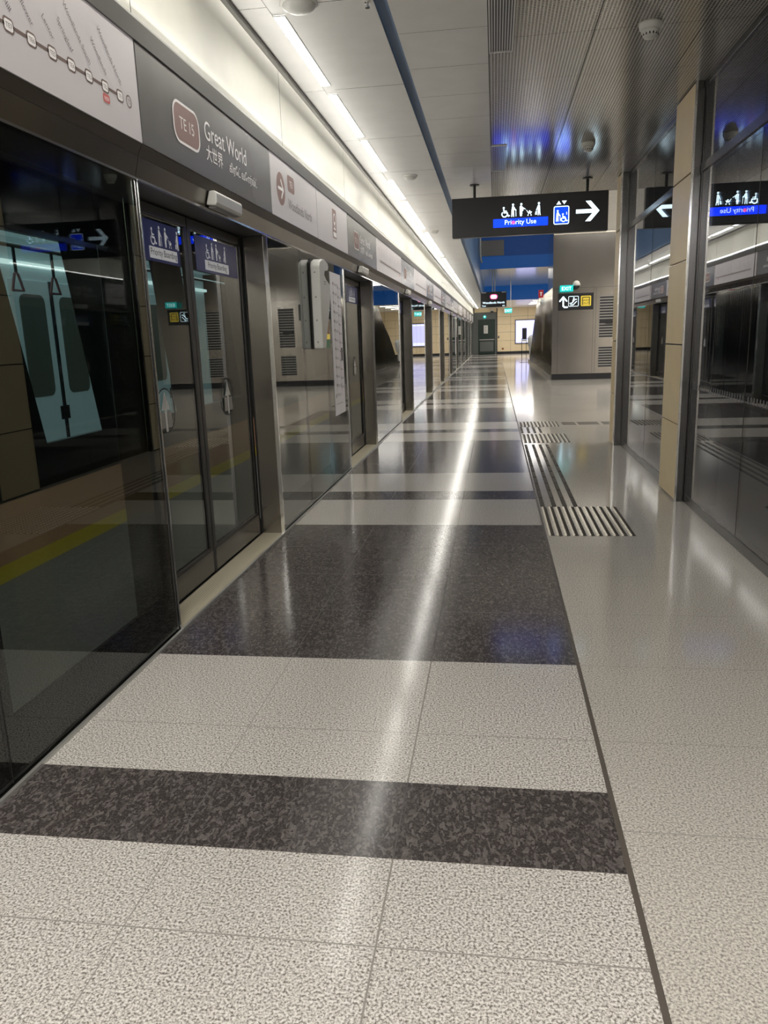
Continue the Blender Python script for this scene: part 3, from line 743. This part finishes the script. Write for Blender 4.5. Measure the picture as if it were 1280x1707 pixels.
# ------------------------------------------------------------------ ceiling fittings
tl = None; idx = 0
starts = []
g = -0.09
while g < 57:
    for q in ((0, 1.28), (1.50, 1.30), (2.96, 1.38)): starts.append((g+q[0], q[1]))
    g += PER
starts = [s for s in starts if s[0] > -3.5 and s[0]+1.4 < YF]
vis = 0
for y0, ln in starts:
    if y0 < 4: lab = 'recessed tube light in the ceiling above and behind the camera'
    else:
        lab = f'glowing recessed strip light in the ceiling over the platform edge, {nth(vis)} to the camera'; vis += 1
    if y0 < -3: continue
    t = thing('ceiling_strip_light', lab, 'light', (.265, y0+ln/2, CE), 'recessed ceiling strip lights')
    build('diffuser', MB().box(.234, .296, y0+.004, y0+ln-.004, CE-.003, CE+.004), M['tube'], t)
    build('light_trim', frame_ring(0, 1, 0, 1, 0, 1, .1, .1, .1, .1) if False else MB().box(.228, .234, y0, y0+ln, CE-.004, CE+.003).box(.296, .302, y0, y0+ln, CE-.004, CE+.003).box(.234, .296, y0, y0+.004, CE-.004, CE+.003).box(.234, .296, y0+ln-.004, y0+ln, CE-.004, CE+.003), M['ceil'], t)
def vent(y0, y1, label):
    t = thing('ceiling_vent', label, 'vent', (1.54, (y0+y1)/2, CE), 'linear ceiling vents')
    build('backing', MB().box(1.468, 1.612, y0, y1, CE-.001, CE+.004), M['black'], t)
    build('vent_frame', MB().box(1.462, 1.470, y0, y1, CE-.010, CE+.003).box(1.608, 1.616, y0, y1, CE-.010, CE+.003).box(1.47, 1.608, y0, y0+.008, CE-.010, CE+.003).box(1.47, 1.608, y1-.008, y1, CE-.010, CE+.003), M['ceil'], t)
    s = MB()
    for i in range(8):
        x = 1.478+i*.0165; s.box(x, x+.006, y0+.008, y1-.008, CE-.009, CE-.001)
    build('slats', s, M['ceil'], t)
vent(4.2, 5.69, 'long black slotted air vent in the ceiling at the top edge of the photo')
vent(8.31, 9.53, 'black slotted air vent in the ceiling above the hanging priority sign')
def detector(x, y, label):
    t = thing('smoke_detector', label, 'smoke detector', (x, y, CE-.10), 'ceiling smoke detectors')
    build('base_ring', MB().lathe([(.068, 0), (.07, -.012), (.064, -.036), (.058, -.042)], (x, y, CE)), M['white'], t, smooth=True)
    hd = build('sensing_head', MB().lathe([(.056, -.042), (.05, -.066), (.036, -.084), (.012, -.09)], (x, y, CE)), M['white'], t, smooth=True)
    for i in range(14):
        a = 2*PI*i/14; build('vent_slot', MB().box(x+.047*math.cos(a)-.004, x+.047*math.cos(a)+.004, y+.047*math.sin(a)-.004, y+.047*math.sin(a)+.004, CE-.073, CE-.060), M['black'], hd)
detector(2.445, 5.42, 'white smoke detector on the perforated ceiling near the top edge of the photo')
detector(2.42, 8.45, 'white smoke detector on the perforated ceiling just above the priority sign')
def dome(x, y, label, r=.10):
    t = thing('ceiling_speaker', label, 'speaker', (x, y, CE-.05), 'round ceiling speakers')
    build('rim', MB().lathe([(r, 0), (r*1.02, -.008), (r*.92, -.014)], (x, y, CE)), M['ceil'], t, smooth=True)
    build('dome', MB().lathe([(r*.92, -.010), (r*.85, -.026), (r*.6, -.042), (r*.2, -.05)], (x, y, CE)), M['white'], t, smooth=True)
dome(.42, 4.66, 'pale round dome on the ceiling cut off by the top edge of the photo', .105)
dome(.52, 9.50, 'shallow round dome on the left ceiling panel, second from the camera', .085)
dome(.42, 14.4, 'shallow round dome on the left ceiling panel, third from the camera', .085)
sp_ = thing('ceiling_sprinkler', 'tiny chrome sprinkler head beside the blue-grey ceiling channel', 'sprinkler', (.80, 4.70, CE-.04))
build('stem', MB().lathe([(.018, 0), (.018, -.008), (.007, -.012), (.007, -.028)], (.795, 4.73, CE), seg=14), M['chrome'], sp_)
build('deflector', MB().lathe([(.014, -.028), (.014, -.033)], (.795, 4.73, CE), seg=14), M['chrome'], sp_)
# ------------------------------------------------------------------ hanging priority sign
x0, x1, z0, z1, FY = .963, 2.875, 2.650, 3.118, 10.24
ps = thing('hanging_sign', 'large black hanging sign with lit Priority Use pictograms and white arrow', 'sign', ((x0+x1)/2, 10.3, z0))
build('board', MB().box(x0, x1, FY, FY+.11, z0, z1), M['signblack'], ps, bevel=.006)
for hx in (1.245, 2.625):
    r = build('hanger_rod', MB().lathe([(.018, 0), (.018, CE-z1-.01)], (hx, 10.3, z1), seg=12), M['black'], ps)
    build('flange', MB().lathe([(.06, 0), (.06, .012)], (hx, 10.3, CE-.0125), seg=18), M['black'], r)
S = (x1-x0)/1117.0
def sp(X, Yp):
    top = 127-62*(X-57)/1118.0; bot = 412-50*(X-57)/1108.0
    return ((X-57)*S, (bot-Yp)/(bot-top)*(z1-z0))
def face(l=.002): return Ink((x0, FY, z0), (1, 0, 0), (0, 0, 1), l)
ph = .155
for fn, X_, Y_, dx, dy, hs, lb_ in (('wheelchair', 412, 262, 0, 0, .80, 'lit wheelchair user pictogram'), ('cane', 488, 258, -.01, 0, 1, 'lit person with cane pictogram'), ('pregnant', 548, 254, -.012, 0, 1, 'lit expectant parent pictogram'),
        ('stroller', 595, 252, .005, 0, .78, 'lit pushchair pictogram'), ('carrier', 658, 250, 0, .002, 1, 'lit person with bag pictogram')):
    k_ = face(); a = sp(X_, Y_); getattr(k_, fn)(a[0]+dx, a[1]+dy, ph*hs); k_.go('pictogram', M['lit_white'], ps, lb_)
a = sp(358, 338); b = sp(750, 262)
bar = face().poly([a, (b[0], a[1]), (b[0], a[1]+.100), (a[0], a[1]+.100)]).go('text_bar', M['lit_blue'], ps, 'bright blue lit bar')
c_ = face(.004).text('Priority Use', (a[0]+b[0])/2, a[1]+.030, .080, 'CENTER').go('lettering', M['lit_white'], bar)
face(.006).circ((a[0]+b[0])/2-.088, a[1]+.051, .021).go('red_dot', M['lit_red'], bar, 'red dot on the letter o')
a = sp(790, 318); b = sp(900, 178)
f = face().rrect(a[0], a[1], b[0], b[1], .022).go('lift_icon', M['lit_blue'], ps, 'blue lift icon')
ff = face(.004); ff.rring(a[0], a[1], b[0], b[1], .022, .010)
ff.cane(a[0]+.022, a[1]+.035, .135); ff.wheelchair(a[0]+.082, a[1]+.03, .10); ff.seg((a[0]+.158, a[1]+.115), (a[0]+.158, a[1]+.14), .008)
u = (a[0]+b[0])/2
ff.poly([(u-.062, b[1]+.018), (u-.004, b[1]+.018), (u-.033, b[1]+.060)]); ff.poly([(u+.004, b[1]+.060), (u+.062, b[1]+.060), (u+.033, b[1]+.018)])
ff.go('lift_icon_lines', M['lit_white'], f)
a = sp(948, 222); b = sp(1112, 216); h = (a[1]+b[1])/2
ar = face(); w = .046
ar.poly([(a[0], h-w/2), (b[0]-.065, h-w/2), (b[0]-.065, h+w/2), (a[0], h+w/2)])
ar.poly([(b[0], h), (b[0]-.105, h+.118), (b[0]-.168, h+.118), (b[0]-.062, h), (b[0]-.168, h-.118), (b[0]-.105, h-.118)])
ar.go('arrow', M['lit_white'], ps, 'white lit arrow pointing right')
# ------------------------------------------------------------------ right side: stone columns and lift glazing
def column(y0, y1, x0, label):
    t = thing('stone_clad_column', label, 'column', (x0+.15, (y0+y1)/2, 0), 'cream stone clad columns')
    build('steel_casing', MB().box(x0+.012, x0+.34, y0, y1, 0, CE), M['steel_d'], t, bevel=.004)
    zz = [0.012, .655, 1.312, 1.978, 2.63, CE-.008]
    for a, b in zip(zz, zz[1:]):
        build('stone_panel', MB().box(x0-.002, x0+.012, y0+.006, y1-.006, a+.006, b-.006), M['stone'], t, bevel=.002)
    build('edge_angle', MB().box(x0-.003, x0+.013, y0-.002, y0+.005, 0, CE), M['chrome'], t)
    return t
column(6.67, 7.315, 3.018, 'nearer cream stone clad column with a steel side, right of the photo')
column(10.07, 10.41, 2.998, 'farther cream stone clad column with a steel side, right of the hanging sign')
RX = 3.092
def glazing(y0, y1, joints, label, dashes):
    t = thing('glazed_screen', label, 'glass wall', (RX, (y0+y1)/2, 0), 'lift shaft glazed screens')
    build('kerb_rail', MB().box(RX-.005, RX+.06, y0, y1, 0, .075), M['steel_d'], t, bevel=.004)
    build('transom', MB().box(RX-.012, RX+.05, y0, y1, 2.618, 2.682), M['steel_d'], t, bevel=.003)
    build('top_rail', MB().box(RX-.012, RX+.05, y0, y1, 3.225, CE), M['steel_d'], t, bevel=.003)
    build('middle_rail', MB().box(RX+.012, RX+.03, y0, y1, .925, .945), M['steel_d'], t)
    build('mullion', MB().box(RX-.004, RX+.05, y1-.035, y1, .075, 3.225), M['steel_d'], t)
    build('inner_post', MB().box(RX+.06, RX+.22, y1-.16, y1, 0, 3.225), M['steel_d'], t)
    cuts = [y0]+joints+[y1-.035]
    for a, b in zip(cuts, cuts[1:]):
        p = build('glass_pane', MB().box(RX, RX+.010, a+.004, b-.004, .075, 2.618), M['lift'], t)
        build('upper_pane', MB().box(RX, RX+.010, a+.004, b-.004, 2.682, 3.225), M['lift'], t)
        build('joint_seal', MB().box(RX-.001, RX+.012, b-.004, b+.004, .075, 3.225), M['seal'], t)
        if dashes:
            d = MB(); yy = a+.03
            while yy < b-.04:
                d.box(RX-.0015, RX-.0005, yy, yy+.018, .962, 1.008); yy += .058
            build('frit_dashes', d, M['frit_line'], p)
    return t
glazing(-3.9, 6.655, [.91-1.44, .91, 2.35, 3.79, 5.23], 'tall dark glass wall of the lift shaft nearest the camera at right', True)
glazing(7.32, 10.06, [8.53], 'dark glass wall between the two cream columns', False)
# ------------------------------------------------------------------ tactile paving
def pad(y0, y1, rows, label):
    t = thing('tactile_pad', label, 'tactile pad', (2.2, (y0+y1)/2, 0), 'studded tactile pads')
    p = .63/11; X_ = []; Y_ = []
    for i in range(11):
        x = 1.885+p*i
        X_ += [(x, 0), (x+.004, 1), (x+.018, 2), (x+.0185, 2), (x+.046, 0)]
    X_.append((1.885+.63, 0))
    q = (y1-y0)/rows
    for j in range(rows): Y_ += [(y0+q*j, 0), (y0+q*(j+.22), 1), (y0+q*(j+.25), 2), (y0+q*(j+.72), 2), (y0+q*(j+.75), 1)]
    Y_.append((y1, 0)); m = MB(); k = len(Y_)
    for x, a in X_:
        for y, b in Y_: m.v.append((x, y, .009 if (a == 2 and b == 2) else .0012))
    for i in range(len(X_)-1):
        for j in range(k-1):
            m.f.append((i*k+j, (i+1)*k+j, (i+1)*k+j+1, i*k+j+1))
            ph_ = i % 5
            m.mi.append(1 if (ph_ in (1, 2) and j % 5 in (1, 2, 3)) else (0 if ph_ == 3 else 2))
    build('studded_sheet', m, [M['tact'], M['stud'], M['granite_r']], t, weld=False)
pad(5.50, 6.465, 24, 'studded tactile pad on the floor nearest the camera')
pad(10.42, 11.35, 10, 'middle studded tactile pad beside the farther cream column')
pad(12.25, 12.95, 8, 'farthest studded tactile pad where the guide path turns right')
gr = None; rows = [6.48+.345*i for i in range(11)]+[11.5, 11.85]
for i, y in enumerate(rows):
    lab = f'row of four dark tactile guide bars on the floor, {nth(i)} to the camera'
    if gr is None:
        gr = thing('tactile_guide_row', lab, 'tactile bars', (2.04, y, 0), 'tactile guide bar rows')
        for x in (1.902, 1.999, 2.088, 2.177):
            build('guide_bar', MB().prism([(x-.019, 0), (x+.019, 0), (x+.014, .005), (x-.014, .005)], y, y+.315), M['tact'], gr)
    else: dup(gr, (0, y-6.48, 0), lab)
for i, (a, b) in enumerate(((2.57, 2.78), (2.82, 3.14), (3.2, 3.5))):
    t = thing('tactile_guide_row', f'pair of crosswise tactile guide bars right of the farthest tactile pad, {["first", "second", "third"][i]} from the pad', 'tactile bars', ((a+b)/2, 12.6, 0), 'crosswise tactile bars')
    for yy in (12.48, 12.62, 12.76):
        build('guide_bar', MB().box(a, b, yy, yy+.05, 0, .004), M['tact'], t)
# ------------------------------------------------------------------ escalator block
EB = 24.4
eb = thing('escalator_enclosure', 'large brushed stainless escalator enclosure beyond the columns', 'enclosure', (6, EB, 0))
bx = MB().prism([(24.4, .18), (40.6, .18), (33.2, 2.76), (30, 2.76), (28.0, 4.37), (24.4, 4.37)], 3.225, 8.8, 'x')
side = build('front_cladding', MB().box(3.222, 8.8, EB, EB+.04, .18, 4.37), M['steel_b'], eb)
rb = MB(); yy = 24.44
while yy < 39.9:
    zt = 2.76 if yy < 33.3 else .14+(40.2-yy)/6.9*2.62
    rb.prism([(3.225+.05-.05*math.sin(PI*q/6)-(0 if q in (0, 6) else .0), yy+.26*q/6) for q in range(7)]+[(3.30, yy+.26), (3.30, yy)], .14, zt, 'z'); yy += .26
build('side_cladding', rb, M['polish'], eb, smooth=False)['label'] = 'polished ribbed side wall sloping down at its far end'
build('upper_side', MB().box(3.225, 3.27, 24.44, 26.6, 2.76, 4.37), M['polish'], eb)
build('side_kerb', MB().box(3.19, 3.27, 24.44, 41.0, 0, .14), M['steel_b'], eb)
build('back_infill', MB().prism([(24.46, .0), (40.0, .0), (33.5, 2.70), (24.46, 2.70)], 8.7, 8.78, 'x'), M['steel_b'], eb)
build('black_plinth', MB().box(3.222, 8.8, EB+.02, EB+.05, 0, .18), M['black'], eb)['label'] = 'black plinth'
jn = MB()
for x in (3.385, 4.425, 4.50, 7.30, 7.375, 8.415): jn.box(x-.004, x+.004, EB-.003, EB, .18, 2.72)
jn.box(3.222, 8.8, EB-.003, EB, 2.716, 2.724)
build('panel_joints', jn, M['steel_d'], eb)
for xa, xb in ((4.60, 5.12), (6.68, 7.20)):
    for za, zb, nsl in ((1.24, 2.46, 15), (.36, .98, 8)):
        lv = build('louvre', MB().box(xa, xb, EB-.004, EB-.001, za, zb), M['greypanel'], eb)
        s = MB(); pz = (zb-za)/nsl
        for i in range(nsl): s.box(xa+.01, xb-.01, EB-.008, EB-.004, za+pz*i+.012, za+pz*i+.012+pz*.52)
        build('louvre_slots', s, M['black'], lv)
build('equipment_plate', MB().box(4.62, 4.80, EB-.022, EB-.007, 1.66, 1.76).box(4.79, 5.0, EB-.026, EB-.007, 1.64, 1.78), M['black'], eb, bevel=.004)
def board(xo, mir, label):
    f = (lambda x: x) if not mir else (lambda x: 3.385+8.415-x)
    xa, xb = sorted((f(3.385), f(4.42)))
    t = thing('direction_board', label, 'sign', ((xa+xb)/2, EB-.03, 2.07), 'direction boards on the escalator enclosure')
    build('board', MB().box(xa, xb, EB-.03, EB-.004, 2.075, 2.565), M['signblack'], t, bevel=.004)
    I = lambda l=.002: Ink((xa, EB-.03, 2.075), (1, 0, 0), (0, 0, 1), l)
    q = I(); q.path([(.27, .09), (.19, .09), (.15, .13), (.15, .35)], .042); q.path([(.05, .27), (.15, .385), (.25, .27)], .042)
    q.go('arrow', M['lit_white'], t)
    e = I(); e.rring(.30, .105, .60, .405, .03, .010); e.path([(.34, .20), (.40, .20), (.50, .31), (.54, .31)], .02); e.path([(.36, .15), (.44, .15), (.54, .25)], .02); e.circ(.46, .35, .02); e.seg((.45, .31), (.43, .26), .025)
    e.go('escalator_icon', M['lit_white'], t)
    w = I().rrect(.665, .105, .965, .405, .03).go('way_out_icon', M['yellow'], t, 'yellow way out icon')
    d = I(.004); d.path([(.715, .14), (.715, .36), (.915, .36), (.915, .14)], .022); d.text('WAY', .815, .245, .085, 'CENTER'); d.text('OUT', .815, .155, .085, 'CENTER')
    d.go('lettering', M['ink_dark'], w)
    return t
board(0, False, 'black direction board with bent arrow and yellow way out icon on the steel enclosure')
def exit_sign(x0, x1, y, z0, z1, txt, label, wall):
    t = thing('exit_sign', label, 'exit sign', ((x0+x1)/2, y, z0), 'green exit signs')
    build('lit_box', MB().box(x0, x1, y, y+.05, z0, z1), M['exit_green'], t, bevel=.006)
    Ink((x0, y, z0), (1, 0, 0), (0, 0, 1)).text(txt, (x1-x0)/2, (z1-z0)*.22, (z1-z0)*.78, 'CENTER').go('lettering', M['lit_white'], t)
    if wall: build('bracket', MB().box((x0+x1)/2-.04, (x0+x1)/2+.04, y+.05, wall, (z0+z1)/2-.04, (z0+z1)/2+.04), M['greypanel'], t)
    return t
exit_sign(3.42, 3.80, EB-.24, 2.61, 2.79, 'EXIT', 'green lit exit sign fixed above the direction board', EB-.005)
board(0, True, 'second direction board on the enclosure, hidden behind the columns')
exit_sign(8.0, 8.38, EB-.24, 2.61, 2.79, 'EXIT', 'second exit sign on the enclosure, hidden behind the columns', EB-.005)
def camera_dome(x, y, z, label):
    t = thing('security_camera', label, 'security camera', (x, y, z), 'security cameras')
    build('bracket', MB().box(x-.05, x+.05, y, y+.12, z+.08, z+.16), M['white'], t, bevel=.01)
    build('housing', MB().lathe([(.03, .20), (.08, .17), (.115, .10), (.115, .05)], (x, y, z), seg=20), M['white'], t, smooth=True)
    build('dome', MB().lathe([(.10, .05), (.09, 0), (.05, -.04), (.01, -.05)], (x, y, z), seg=20), M['black'], t, smooth=True)
camera_dome(3.90, EB-.13, 2.72, 'white dome security camera on the steel enclosure beside the exit sign')
wl = thing('wall_washer_light', 'warm linear light along the top of the steel enclosure', 'light', (5.9, EB-.2, 4.36))
build('fascia', MB().box(3.222, 8.8, EB-.28, EB-.24, 4.30, 5.6), M['ceil'], wl)
build('tube', MB().box(3.24, 8.78, EB-.20, EB-.06, 4.40, 4.42), M['tube_w'], wl)
rs = thing('fire_hose_sign', 'small red sign with white mark high on the ribbed side wall', 'sign', (3.1, 29, 2.7))
build('sign_plate', MB().box(3.04, 3.215, 28.9, 28.93, 2.66, 2.93), plain('red_sign', (.5, .03, .03, 1), .4, emit=.12, ecol=(1, .05, .05, 1)), rs)
Ink((3.04, 28.9, 2.66), (1, 0, 0), (0, 0, 1)).rect(.07, .06, .11, .20).rect(.05, .16, .13, .19).go('mark', M['ink_white'], rs)
# plastic wrapped newel
nw = thing('wrapped_handrail_end', 'escalator handrail end wrapped in white plastic film', 'handrail', (3.2, 40.3, 0))
rnd = random.Random(5); w = MB(); prof = [(.13, 0.0), (.16, .25), (.20, .55), (.30, .80), (.36, 1.0), (.33, 1.15), (.20, 1.25), (.05, 1.28)]
nseg = 22; base = []
for r, h in prof:
    for i in range(nseg):
        a = 2*PI*i/nseg; rr = r*(1+rnd.uniform(-.16, .16))
        w.v.append((3.36+rr*math.cos(a)*.5, 41.62+rr*math.sin(a)*1.0-h*.2, .04+h+rnd.uniform(-.02, .02)))
for j in range(len(prof)-1):
    for i in range(nseg):
        q = (i+1) % nseg; w.f.append((j*nseg+i, j*nseg+q, (j+1)*nseg+q, (j+1)*nseg+i)); w.mi.append(0)
w.f.append(tuple(range(nseg))); w.mi.append(0); w.f.append(tuple((len(prof)-1)*nseg+i for i in range(nseg))); w.mi.append(0)
build('plastic_film', w, M['film'], nw)
build('newel_foot', MB().box(3.30, 3.42, 41.3, 41.5, 0, .2), M['steel_d'], nw)
# stanchion sign
ss = thing('stanchion_sign', 'small dark display on two thin poles before the lit poster', 'sign', (2.95, 40, 0))
for x in (2.83, 3.06): build('pole', MB().lathe([(.014, 0), (.014, 1.16)], (x, 40, .015), seg=12), M['steel_d'], ss)
build('base_plate', MB().box(2.72, 3.17, 39.8, 40.2, 0, .018), M['steel_d'], ss, bevel=.004)
build('display', MB().box(2.85, 3.07, 39.96, 40.02, 1.14, 1.69), M['black'], ss, bevel=.008)
build('holder', MB().box(2.83, 3.09, 39.98, 40.02, 1.03, 1.13), M['film'], ss, bevel=.006)
# ------------------------------------------------------------------ passenger display and far exit sign
PY = 34.4
pd = thing('passenger_display', 'hanging passenger information screen reading Woodlands North', 'screen', (1.43, PY, 2.58))
build('casing', MB().box(.885, 1.985, PY, PY+.16, 2.58, 3.22), M['signblack'], pd, bevel=.01)
build('hanger', MB().box(1.37, 1.41, PY+.05, PY+.09, 3.22, 4.07).box(1.47, 1.51, PY+.05, PY+.09, 3.22, 4.07), M['film'], pd)
build('top_bracket', MB().box(.92, 1.12, PY-.01, PY+.05, 3.17, 3.21).box(1.78, 1.96, PY-.01, PY+.05, 3.17, 3.21), M['film'], pd)
I = lambda l=.003: Ink((.885, PY, 2.58), (1, 0, 0), (0, 0, 1), l)
b = I().rring(.40, .33, .72, .53, .09, .03).go('code_outline', M['lit_red'], pd, 'red and white route badge')
I().rrect(.44, .36, .68, .50, .06).go('code_fill', M['lit_white'], b); I(.006).text('TE1', .56, .395, .10, 'CENTER').go('code_lettering', M['ink_red'], b)
I().text('Woodlands North', .55, .145, .125, 'CENTER').text('Time', .05, .03, .085).text('min', .98, .03, .075, 'CENTER').go('lettering', M['lit_white'], pd)
e2 = exit_sign(1.97, 2.34, 40.0, 2.45, 2.68, 'EXIT', 'small distant green exit sign hanging before the cream wall', None)
build('hanging_rod', MB().box(2.26, 2.29, 40.01, 40.04, 2.68, 4.07), M['film'], e2)
# ------------------------------------------------------------------ far wall
fw = MB()
fw.box(-.4, 12, YF, YF+.1, 0, CE+.35, 1)
zz = [.17, .95, 1.55, 2.12, 2.66, CE+.3]
xx = [1.66, 2.62, 3.85, 5.1, 6.4, 7.7, 9.0, 10.3, 11.6, 12]
for a, b in zip(zz, zz[1:]):
    for p, q in zip(xx, xx[1:]): fw.box(p+.006, q-.006, YF-.02, YF, a+.006, b-.006, 0)
fw.box(.0, 1.60, YF-.02, YF, 3.0, CE+.3, 0)
build0('wall_far', fw, [M['stone'], M['stone_gap']])
build0('baseboard_far', MB().box(1.62, 12, YF-.035, YF-.02, 0, .16), M['black'])
build0('trim_7', MB().box(-.12, .16, YF-.06, YF-.02, 0, 3.0), M['greydoor'])
fd = thing('end_door', 'dark green glazed door with a grey panel above at the far platform end', 'door', (.86, YF-.05, 0))
build('door_frame', MB().box(.17, .26, YF-.10, YF-.02, 0, 2.98).box(1.50, 1.60, YF-.10, YF-.02, 0, 2.98).box(.26, 1.5, YF-.10, YF-.02, 2.9, 2.98), M['greydoor'], fd)
build('overpanel', MB().box(.26, 1.50, YF-.08, YF-.04, 2.50, 2.90), M['greydoor'], fd)
dl = build('door_leaf', MB().box(.27, 1.49, YF-.09, YF-.04, .02, 2.49), M['greendoor'], fd, bevel=.01)
build('kick_panel', MB().box(.40, 1.38, YF-.10, YF-.09, .22, .92), M['greydoor'], dl)
build('push_bar', MB().box(.36, 1.44, YF-.14, YF-.09, 1.02, 1.10), M['greypanel'], dl)
nt_ = thing('paper_notice', 'white paper notice taped on the far dark green door', 'notice', (.83, YF-.1, 1.5))
build('sheet', MB().box(.68, .98, YF-.098, YF-.092, 1.50, 2.08), M['white'], nt_)
l_ = Ink((.68, YF-.098, 1.50), (1, 0, 0), (0, 0, 1), .003)
for i in range(9): l_.rect(.04, .06+i*.055, .04+.22*(.6+.4*((i*7) % 5)/4), .075+i*.055)
l_.go('lettering', M['ink_grey'], nt_)
ex = thing('emergency_light', 'small green lit running-man light above the far door', 'exit sign', (.75, YF-.16, 2.6))
build('lit_face', MB().lathe([(.10, 0), (.12, .03), (.10, .06)], (.75, YF-.16, 2.68), 'y', 16), M['exit_green'], ex, smooth=True)
build('white_mark', MB().lathe([(.05, 0), (.04, .01)], (.75, YF-.172, 2.70), 'y', 12), M['lit_white'], ex)
po = thing('lit_poster', 'glowing lavender lightbox poster on the far cream wall', 'poster', (3.67, YF-.06, .7))
build('poster_frame', frame_ring(0, 1, 0, 1, 0, 1, .1, .1, .1, .1) if False else MB().box(2.92, 4.46, YF-.08, YF-.022, .68, .76).box(2.92, 4.46, YF-.08, YF-.022, 2.34, 2.42).box(2.92, 3.0, YF-.08, YF-.022, .76, 2.34).box(4.38, 4.46, YF-.08, YF-.022, .76, 2.34), M['trimdark'], po)
build('lit_sheet', MB().box(3.0, 4.38, YF-.06, YF-.03, .76, 2.34), M['lightbox'], po)
build('pale_band', MB().box(3.04, 4.34, YF-.065, YF-.06, .80, .98).box(3.04, 4.34, YF-.065, YF-.06, 2.2, 2.31), M['lightbox2'], po)
cp = thing('wall_switch', 'small black switch box on the cream wall right of the far door', 'switch', (1.74, YF-.05, 1.1))
build('box', MB().box(1.70, 1.80, YF-.06, YF-.022, 1.13, 1.30), M['black'], cp, bevel=.01)
build('key', MB().box(1.73, 1.77, YF-.066, YF-.06, 1.18, 1.25), M['greypanel'], cp)
so = thing('socket_outlet', 'small round brown outlet low on the far cream wall', 'outlet', (2.06, YF-.05, .3))
build('cover', MB().lathe([(.07, 0), (.08, .02)], (2.06, YF-.042, .37), 'y', 16), M['orange'], so)
build('pin_hole', MB().lathe([(.03, 0), (.03, .006)], (2.06, YF-.046, .37), 'y', 12), M['black'], so)
camera_dome(1.28, YF-.2, 3.02, 'white security camera on the wall above the far door')
cl = None
for i, y in enumerate((47.0, 49.5, 52.2)):
    lab = f'crosswise ceiling light before the far cream wall, {["nearest", "middle", "farthest"][i]} of three'
    if cl is None:
        cl = thing('ceiling_light', lab, 'light', (4.4, y, CE-.02), 'crosswise far ceiling lights')
        build('diffuser', MB().box(3.7, 5.1, y-.10, y+.10, CE-.012, CE-.004), M['tube_w'], cl)
        build('light_trim', MB().box(3.66, 5.14, y-.14, y+.14, CE-.004, CE-.001), M['ceil'], cl)
    else: dup(cl, (0, y-47, 0), lab)
# ------------------------------------------------------------------ lamps
def area(name, loc, rot, sx, sy, power, col=(1, .95, .88)):
    l = bpy.data.lights.new(name, 'AREA'); l.shape = 'RECTANGLE'; l.size = sx; l.size_y = sy; l.energy = power; l.color = col
    o = bpy.data.objects.new(name, l); C.objects.link(o); o.location = loc; o.rotation_euler = rot
    return o
area('lobby_fill', (8.5, 13, CE-.02), (0, 0, 0), 2, 3, 300)  # added unseen area lamp over the side lobby, no fitting modelled
area('void_fill', (6, 20, 5.5), (0, 0, 0), 4, 4, 200, (1, .96, .9))  # added lamp hidden up in the void to light its walls
area('lane_fill', (3.9, 37, 4.04), (0, 0, 0), 2.2, 6, 150)  # added fill under the soffit, shifted to keep its floor reflection away
area('far_light', (3.2, 52, CE-.02), (0, 0, 0), 2, 6, 170)
area('cove_fill', (-.01, 26, 3.5), (0, 0, 0), .03, 60, 75, (1, .97, .88))  # added strip inside the slot, brightens the top of the cove wall
area('ceiling_fill', (-.045, 27, 2.868), (0, PI+.85, 0), .03, 61, 66, (1, .97, .90))  # added upward fill on the header to lift the ceiling brightness
area('bulkhead_fill', (2.4, 25.5, 5.3), (math.radians(65), 0, 0), 3, .6, 15, (.95, .97, 1))  # added lamp out of view, aimed at the blue bulkhead
area('near_platform_fill', (1.9, -2.0, CE-.02), (0, 0, 0), 1.6, 2.5, 210)  # added fill behind the camera for the near floor and its bounce
w = bpy.data.worlds.new('World'); bpy.context.scene.world = w; w.use_nodes = True
w.node_tree.nodes['Background'].inputs[0].default_value = (.75, .8, .85, 1); w.node_tree.nodes['Background'].inputs[1].default_value = .05
# ------------------------------------------------------------------ camera
yaw, pitch, roll, fpx = -.148359805, -.224514624, -.0335953934, 1271.92
cy, sy, cp_, sp2 = math.cos(yaw), math.sin(yaw), math.cos(pitch), math.sin(pitch)
fwd = Vector((sy*cp_, cy*cp_, sp2)); right = Vector((cy, -sy, 0)); up = right.cross(fwd)
cr, sr = math.cos(roll), math.sin(roll)
r2 = right*cr+up*sr; u2 = up*cr-right*sr
cam = bpy.data.cameras.new('camera'); co = bpy.data.objects.new('camera', cam); C.objects.link(co)
cam.sensor_fit = 'HORIZONTAL'; cam.sensor_width = 36; cam.lens = fpx*36/1280; cam.clip_start = .02; cam.clip_end = 200
mw = Matrix((r2, u2, -fwd)).transposed().to_4x4(); mw.translation = Vector((1.5, 0, 1.45)); co.matrix_world = mw
s = bpy.context.scene; s.camera = co
s.view_settings.view_transform = 'Standard'; s.view_settings.look = 'None'; s.view_settings.exposure = 0.5
s.cycles.max_bounces = 10; s.cycles.glossy_bounces = 6; s.cycles.diffuse_bounces = 5; s.cycles.transparent_max_bounces = 24
s.cycles.sample_clamp_indirect = 6.0; s.cycles.caustics_reflective = True
